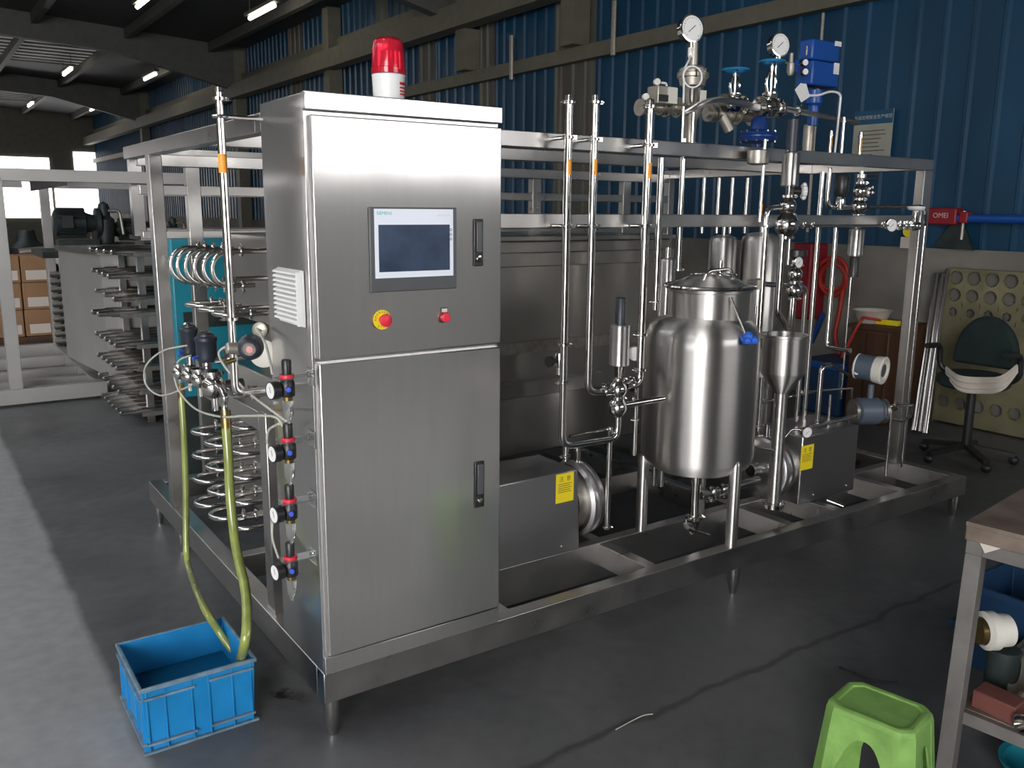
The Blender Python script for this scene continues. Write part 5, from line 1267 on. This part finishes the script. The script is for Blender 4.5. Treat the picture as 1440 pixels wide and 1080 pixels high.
for k, (x0, y0, x1, y1, n_) in enumerate(lev):
    Y0 = 4.75
    a = at(x0, y0, Y=Y0)
    # rear end of the row at the same height
    b = at(x1, y1, Z=a.z) if a.z < 1.5 else at(x1, y1, Y=Y0+.9)
    if not (Y0+.15 < b.y < Y0+1.6): b = V((a.x-.06, Y0+.75, a.z))
    for i in range(n_):
        f_ = i/max(1, n_-1); o = a+(b-a)*f_
        M().lathe(o, (1, 0, 0), [(0, .012), (.01, .021), (.09, .023), (.11, .03), (2.0, .031)], 12).build('tube', 'polish', tb)
    M().prism([(a.x+.16, a.y-.05, a.z-.035), (b.x+.16, b.y+.05, a.z-.035), (b.x+.16, b.y+.05, a.z-.005), (a.x+.16, a.y-.05, a.z-.005)], (1.9, 0, 0)).build('tray', 'cast', tb)
for x, yy in ((.53, 4.78), (2.0, 4.78), (.53, 5.5), (2.0, 5.5)): M().box(x-.025, x+.025, yy-.025, yy+.025, 0, 1.3).build('upright', 'frame', tb)
# second rack of dark tubes behind boxes
rk = thing('tube_rack', 'dark rack of stacked steel tubes beside the cardboard boxes', 'rack', (.35, 8.2, 0))
for k in range(10):
    a = at(70+k*.9, 385+k*10.5, Y=8.3); M().cyl((a.x, 8.3, a.z), (a.x+1.2, 8.3, a.z), .022, n=8).build('tube', 'dull', rk)
    M().box(a.x+.02, a.x+1.2, 8.33, 8.6, a.z-.05, a.z-.03).build('shelf', 'dark', rk)
M().box(.95, 1.03, 8.4, 8.5, 0, 1.15).build('post', 'dark', rk); M().box(1.4, 1.48, 8.4, 8.5, 0, 1.15).build('post', 'dark', rk)
# cardboard boxes
Yc = 9.2
for ci, (xa, xb) in enumerate(((36, 72), (-2, 31), (-38, -5))):
    for ri, (ya, yb_) in enumerate(((447, 478), (415, 446), (382, 414))):
        dx = -ri*2.5+2
        a, b = at(xa+dx, yb_, Y=Yc), at(xb+dx, ya, Y=Yc)
        zb_, zt5 = (.172+ri*.315, .172+ri*.315+.31)
        t = thing('cardboard_box', 'brown cardboard box with white label, %s row, %s column of the stack' % (['bottom', 'middle', 'top'][ri], ['right', 'middle', 'left'][ci]), 'box', ((a.x+b.x)/2, Yc+.2, zb_), 'stacked cardboard boxes')
        M().box(a.x, b.x, Yc, Yc+.42, zb_, zt5).build('carton', 'card', t, bev=.006)
        w_ = b.x-a.x
        M().box(a.x+w_*.15, b.x-w_*.1, Yc-.003, Yc-.0005, zb_+.03, zb_+.14).build('label', 'paper', t)
pl = thing('pallet', 'low platform under the cardboard box stack', 'pallet', (0, Yc+.2, 0))
M().box(at(-45, 480, Y=Yc).x, at(80, 480, Y=Yc).x, Yc-.02, Yc+.5, .10, .168).build('deck', 'wood', pl)
for f_ in (-.5, .0, .45): M().box(f_, f_+.09, Yc-.01, Yc+.48, 0, .10).build('runner', 'wood', pl)
# dark machines silhouetted by the windows
def machine(label, px, pyb, pyt, Y, sgn, fin=1.):
    b = at(px, pyb, Y=Y); h = at(px, pyt, Y=Y).z-b.z
    t = thing('motor_pump', label, 'motor', b)
    r = h*.27
    m = M().lathe(b+V((-h*.55*sgn, 0, h*.55)), (sgn, 0, 0), [(0, r*.7), (.02, r), (h*.6, r), (h*.63, r*.8), (h*.8, r*.6), (h*.82, r*1.15), (h*.9, r*1.15)], 20)
    for i in range(16):
        th = 2*PI*i/16; m.obox(b+V((-h*.2*sgn, r*1.05*math.cos(th), h*.55+r*1.05*math.sin(th))), ((1, 0, 0), (0, math.cos(th), math.sin(th)), (0, -math.sin(th), math.cos(th))), (h*.26, r*.12, r*.03))
    m.build('motor', 'dark', t)
    M().lathe(b+V((h*.45*sgn, 0, 0)), (0, 0, 1), [(0, r*.9), (h*.1, r*.9), (h*.12, r*.6), (h*.45, r*.75), (h*.62, r*.75), (h*.7, r*.45), (h*.8, r*.5), (h*.95, r*.35), (h*1.0, 0)], 18).build('gearbox', 'dark', t)
    M().box(b.x-h*.5, b.x+h*.3, Y-r*.8, Y+r*.8, b.z, b.z+h*.2).build('base', 'dark', t)
    M().box(b.x-h*.32*sgn-r*.4, b.x-h*.32*sgn+r*.4, Y-r*1.5, Y-r*.9, b.z+h*.45, b.z+h*.7).build('terminal_box', 'dark', t)
    M().tube([b+V((h*.45*sgn, -r*.3, h*.8)), b+V((h*.75*sgn, -r*.3, h*.82)), b+V((h*.8*sgn, -r*.3, h*.3))], h*.035, bend=h*.1).build('pipe', 'dull', t)
    return t
tbt = thing('machine_bench', 'dark bench carrying the silhouetted motors before the windows', 'bench', (1.0, 7.6, 0))
zbn = at(130, 352, Y=7.4).z
M().box(.15, 3.2, 7.2, 8.1, zbn-.06, zbn).build('top', 'dark', tbt)
for x in (.85, 1.9, 3.1):
    for yy in (7.25, 8.0): M().box(x-.04, x+.04, yy-.04, yy+.04, 0, zbn-.06).build('leg', 'dark', tbt)
machine('dark motor and pump silhouette left of the window corner, largest of the bench', 118, 350, 283, 7.45, 1)
machine('dark motor silhouette right of the largest one on the bench', 172, 350, 300, 7.6, -1)
machine('small dark motor beyond the main skid left post', 225, 350, 305, 7.7, 1)
lw = thing('dark_machine', 'dark bulky machine standing behind the bare frame post', 'machine', (.25, 10.2, 0))
a, b = at(28, 372, Y=10.2), at(78, 320, Y=10.2)
M().box(a.x, b.x, 10.2, 10.8, 0, a.z).build('body', 'dark', lw, bev=.03)
M().lathe((a.x+.12, 10.4, a.z), (0, 0, 1), [(0, .2), (.2, .22), (.3, .12), (.42, .1), (.42, 0)], 16).build('head', 'dark', lw)
M().cyl((a.x, 10.15, a.z+.15), (b.x+.1, 10.15, a.z+.2), .05, n=12).build('shaft', 'dull', lw)
rm = thing('red_machine', 'dark reddish machine at the far left edge behind the frame', 'machine', (-.45, 10.4, 0))
a, b = at(-30, 372, Y=10.4), at(24, 320, Y=10.4)
M().box(a.x-.1, b.x-.12, 10.4, 10.9, 0, b.z).build('body', 'darkred', rm, bev=.03); M().box(a.x-.12, b.x-.1, 10.38, 10.92, b.z, b.z+.05).build('top', 'dark', rm)

# ------------------------------------------------------------------ foreground: stool and bench
# green stool
su = V((1.2, -1.14, 0))
c = [at(1210, 962, Z=.31), at(1174, 985, Z=.31), at(1258, 1033, Z=.31), at(1312, 988, Z=.31)]
cen = sum(c, V((0, 0, 0)))/4; cen.z = 0
ax = ((c[2]-c[1])+(c[3]-c[0])).normalized(); ay = V((-ax.y, ax.x, 0))
hx, hy = .125, .098
st = thing('plastic_stool', 'lime green plastic stool with arched sides beside the grey bench', 'stool', cen)
def sp(u, v, z): return cen+ax*u+ay*v+V((0, 0, z))
ztop = .31; ch_ = .03
out = [(-hx+ch_, -hy), (hx-ch_, -hy), (hx, -hy+ch_), (hx, hy-ch_), (hx-ch_, hy), (-hx+ch_, hy), (-hx, hy-ch_), (-hx, -hy+ch_)]
m = M(); k1 = 1.0; n8 = 8
vs = [sp(u*1.0, v*1.0, ztop-.022) for u, v in out]+[sp(u*.97, v*.97, ztop-.006) for u, v in out]+[sp(u*.90, v*.88, ztop) for u, v in out]+[sp(u*.80, v*.76, ztop-.002) for u, v in out]+[sp(u*.78, v*.74, ztop-.006) for u, v in out]
fs = []
for a in range(4):
    for k_ in range(8): fs.append((a*8+k_, a*8+(k_+1) % 8, a*8+8+(k_+1) % 8, a*8+8+k_))
fs += [tuple(range(32, 40)), tuple(reversed(range(0, 8)))]
m.add(vs, fs).build('seat', 'green', st, bev=.002)
spread = 1.22
def wall_pts(i0, i1, nseg=18):
    pass
def leg(su_, sv):
    m = M(); top = [(su_*(hx-ch_), sv*hy), (su_*hx, sv*(hy-ch_))]
    prof = [(su_*(hx-ch_-.022), sv*hy), (su_*(hx-ch_), sv*hy), (su_*hx, sv*(hy-ch_)), (su_*hx, sv*(hy-ch_-.022))]
    vs = []
    for z_, s1 in ((ztop-.02, 1.0), (0, spread)):
        for th in (1., .93):
            vs += [sp(u*s1*th, v*s1*th, z_) for u, v in prof]
    m.add(vs, [(0, 1, 9, 8), (1, 2, 10, 9), (2, 3, 11, 10), (4, 12, 13, 5), (5, 13, 14, 6), (6, 14, 15, 7), (0, 8, 12, 4), (3, 7, 15, 11), (8, 9, 13, 12), (9, 10, 14, 13), (10, 11, 15, 14), (0, 4, 5, 1), (1, 5, 6, 2), (2, 6, 7, 3)])
    return m.build('leg', 'green', st)
for a in (-1, 1):
    for b in (-1, 1): leg(a, b)
def apron(p0, p1):
    """arched side panel between two legs"""
    m = M(); n = 16; vs = []
    for i in range(n+1):
        f_ = i/n; u = p0[0]+(p1[0]-p0[0])*f_; v = p0[1]+(p1[1]-p0[1])*f_
        drop = .05+.17*abs(2*f_-1)**2.6
        s1 = 1+(spread-1)*(drop)/ztop
        for th in (1., .955): vs += [sp(u*th, v*th, ztop-.02), sp(u*s1*th, v*s1*th, ztop-.02-drop)]
    for i in range(n):
        a = i*4; m.add([], [])
        m.f += [(a, a+1, a+5, a+4), (a+2, a+6, a+7, a+3), (a+1, a+3, a+7, a+5), (a, a+4, a+6, a+2)]
    m.v += vs; return m.build('side_panel', 'green', st)
w1 = hx-ch_-.02; w2 = hy-ch_-.02
apron((-w1, -hy*.99), (w1, -hy*.99)); apron((-w1, hy*.99), (w1, hy*.99)); apron((-hx*.99, -w2), (-hx*.99, w2)); apron((hx*.99, -w2), (hx*.99, w2))

# grey steel bench
ZT2 = .80
k0 = at(1359, 733, Z=ZT2); 
bn = thing('work_bench', 'grey painted steel work bench at the right foreground with lower shelf', 'bench', (k0.x+.5, k0.y-.3, 0))
e1 = at(1440, 686, Z=ZT2); e2 = at(1440, 762, Z=ZT2)
ux_ = (e1-k0).normalized(); uy_ = (e2-k0); uy_ = (uy_-ux_*uy_.dot(ux_)).normalized()
LX, LY = 1.3, .62
def bp(a, b, z): return k0+ux_*a+uy_*b+V((0, 0, z-ZT2))
M().prism([bp(0, 0, ZT2), bp(LX, 0, ZT2), bp(LX, LY, ZT2), bp(0, LY, ZT2)], (0, 0, -.012)).build('top_plate', 'bench_top', bn)
def bb(name, a0, a1, b0, b1, z0, z1, m_='bench'):
    return M().prism([bp(a0, b0, z0), bp(a1, b0, z0), bp(a1, b1, z0), bp(a0, b1, z0)], (0, 0, z1-z0)).build(name, m_, bn, bev=.002)
bb('edge_angle', 0, LX, 0, .006, ZT2-.055, ZT2-.012, 'bench_top'); bb('edge_angle', 0, .006, 0, LY, ZT2-.055, ZT2-.012, 'bench_top')
for b0 in (.004, LY-.05): bb('top_rail', .006, LX, b0, b0+.046, ZT2-.098, ZT2-.056)
for a0 in (.006, LX-.05): bb('top_rail', a0, a0+.046, .05, LY-.05, ZT2-.098, ZT2-.056)
for a0, da in ((.006, -.04), (LX-.052, .04)):                       # splayed legs
    for b0 in (.004, LY-.05):
        c0 = [(a0, b0), (a0+.046, b0), (a0+.046, b0+.046), (a0, b0+.046)]
        M().add([bp(a+da, b, 0) for a, b in c0]+[bp(a, b, ZT2-.098) for a, b in c0], [(3, 2, 1, 0), (4, 5, 6, 7)]+[(i, (i+1) % 4, (i+1) % 4+4, i+4) for i in range(4)]).build('leg', 'bench', bn, bev=.002)
zsh = .205
for b0 in (.008, LY-.046): bb('shelf_rail', .052, LX-.05, b0, b0+.036, zsh-.04, zsh)
for a0 in (.01, LX-.046): bb('shelf_rail', a0, a0+.036, .05, LY-.05, zsh-.04, zsh)
bb('shelf', .03, LX-.03, .03, LY-.03, zsh, zsh+.004, 'bench_top')
n_ = ux_
def on_a(px, py, a):
    d = at(px, py, Z=0)-CP; o = bp(a, 0, ZT2)
    return CP+d*((o-CP).dot(n_)/d.dot(n_))
M().prism([on_a(1378, 763, .0048), on_a(1409, 771, .0048), on_a(1385, 778, .0048)], ux_*-.001).build('torn_sticker', 'paper', bn)
# things on and under the bench shelf
def loose(name, m, mt, label, cat, bev=0.):
    return tag(m.build(name, mt, bev=bev), label, cat)
zs = zsh+.004
loose('brick', M().prism([bp(.052, .055, zs), bp(.135, .06, zs), bp(.118, .185, zs), bp(.036, .18, zs)], (0, 0, .056)), 'brick', 'dull red block lying on the bench shelf by the leg', 'block', .004)
c = at(1417, 886, Z=.405)
tag(M().lathe((c.x, c.y, zs), (0, 0, 1), [(0, .047), (.004, .05), (.128, .05), (.133, .046), (.133, 0)], 26).build('round_can', 'dark'), 'dark round can on the bench shelf carrying the white coupling', 'can')
ax_ = (ux_*-.72+uy_*-.55).normalized()
cp_ = thing('plastic_coupling', 'off-white plastic pipe coupling with ribbed collar lying on the dark can on the bench shelf', 'coupling', c-V((0, 0, .065)))
M().lathe(c, ax_, [(0, .05), (.04, .052), (.045, .06), (.075, .06), (.08, .05), (.085, .044), (.05, .042), (.05, 0)], 28).build('cap', 'cream', cp_)
M().lathe(c+ax_*.08, ax_, [(0, .042), (.022, .040), (.022, .03)], 22).build('plug', 'brass', cp_)
c = at(1449, 958, Z=zs+.078)
rg = thing('ring_clamp', 'large steel ring clamp standing on the bench shelf', 'clamp', c-V((0, 0, .075)))
f = (ux_*-.5+uy_*-.75+V((0, 0, .35))).normalized()
M().lathe(c, f, [(-.03, .072), (.03, .072), (.03, .064), (-.03, .064), (-.03, .072)], 36).build('band', 'dull', rg)
u, v, a_ = frame_of(f); M().obox(c+uy_*-.01-V((0, 0, .055))-ux_*.03, (ux_, uy_, (0, 0, 1)), (.03, .014, .012)).build('lug', 'dull', rg)
c = bp(.055, .222, zs+.03)
loose('steel_ferrule', M().lathe(c-ux_*.02, (ux_*-.8+uy_*-.5).normalized(), [(0, .02), (.012, .021), (.03, .029), (.036, .029), (.036, .023), (.0, .016), (0, .02)], 26), 'polish', 'small shiny steel ferrule in front of the ring clamp on the shelf', 'ferrule')
# floor items behind and below
def crate2(label, x0, x1, y0, y1, z0, h, mt):
    t = thing('crate', label, 'crate', ((x0+x1)/2, (y0+y1)/2, z0))
    tub(x0, x1, y0, y1, z0, z0+h, .008, .01).build('shell', mt, t, bev=.002)
    m = M(); m.box(x0-.008, x1+.008, y0-.008, y0+.006, z0+h-.02, z0+h+.002); m.box(x0-.008, x1+.008, y1-.006, y1+.008, z0+h-.02, z0+h+.002); m.box(x0-.008, x0+.006, y0, y1, z0+h-.02, z0+h+.002); m.box(x1-.006, x1+.008, y0, y1, z0+h-.02, z0+h+.002)
    m.build('rim', mt, t); return t
crate2('deep blue plastic crate on the floor beyond the bench leg, lower one', 2.2, 2.62, -1.12, -.82, 0, .16, 'bluecr')
crate2('dark navy crate stacked on the deep blue crate beyond the bench', 2.23, 2.6, -1.1, -.83, .163, .15, 'bluecr')
c = bp(.10, .26, 0)
bk2 = thing('basin', 'teal blue plastic basin under the bench shelf', 'basin', c)
M().lathe(c, (0, 0, 1), [(0, .09), (.08, .115), (.09, .125), (.096, .125), (.09, .11), (.012, .085), (.012, 0)], 28).build('bowl', 'teal', bk2)
tag(M().tube([at(1180, 938, Z=.006), at(1205, 948, Z=.006), at(1232, 958, Z=.006), at(1262, 960, Z=.006)], .004, smooth=5, n=6).build('wire_offcut', 'rubber'), 'thin dark wire offcut on the floor left of the green stool', 'wire')
tag(M().tube([at(866, 1026, Z=.004), at(888, 1014, Z=.004), at(905, 1006, Z=.004), at(918, 1004, Z=.004)], .0018, smooth=5, n=6).build('wire_offcut', 'paper'), 'short pale wire offcut on the floor before the cabinet', 'wire')
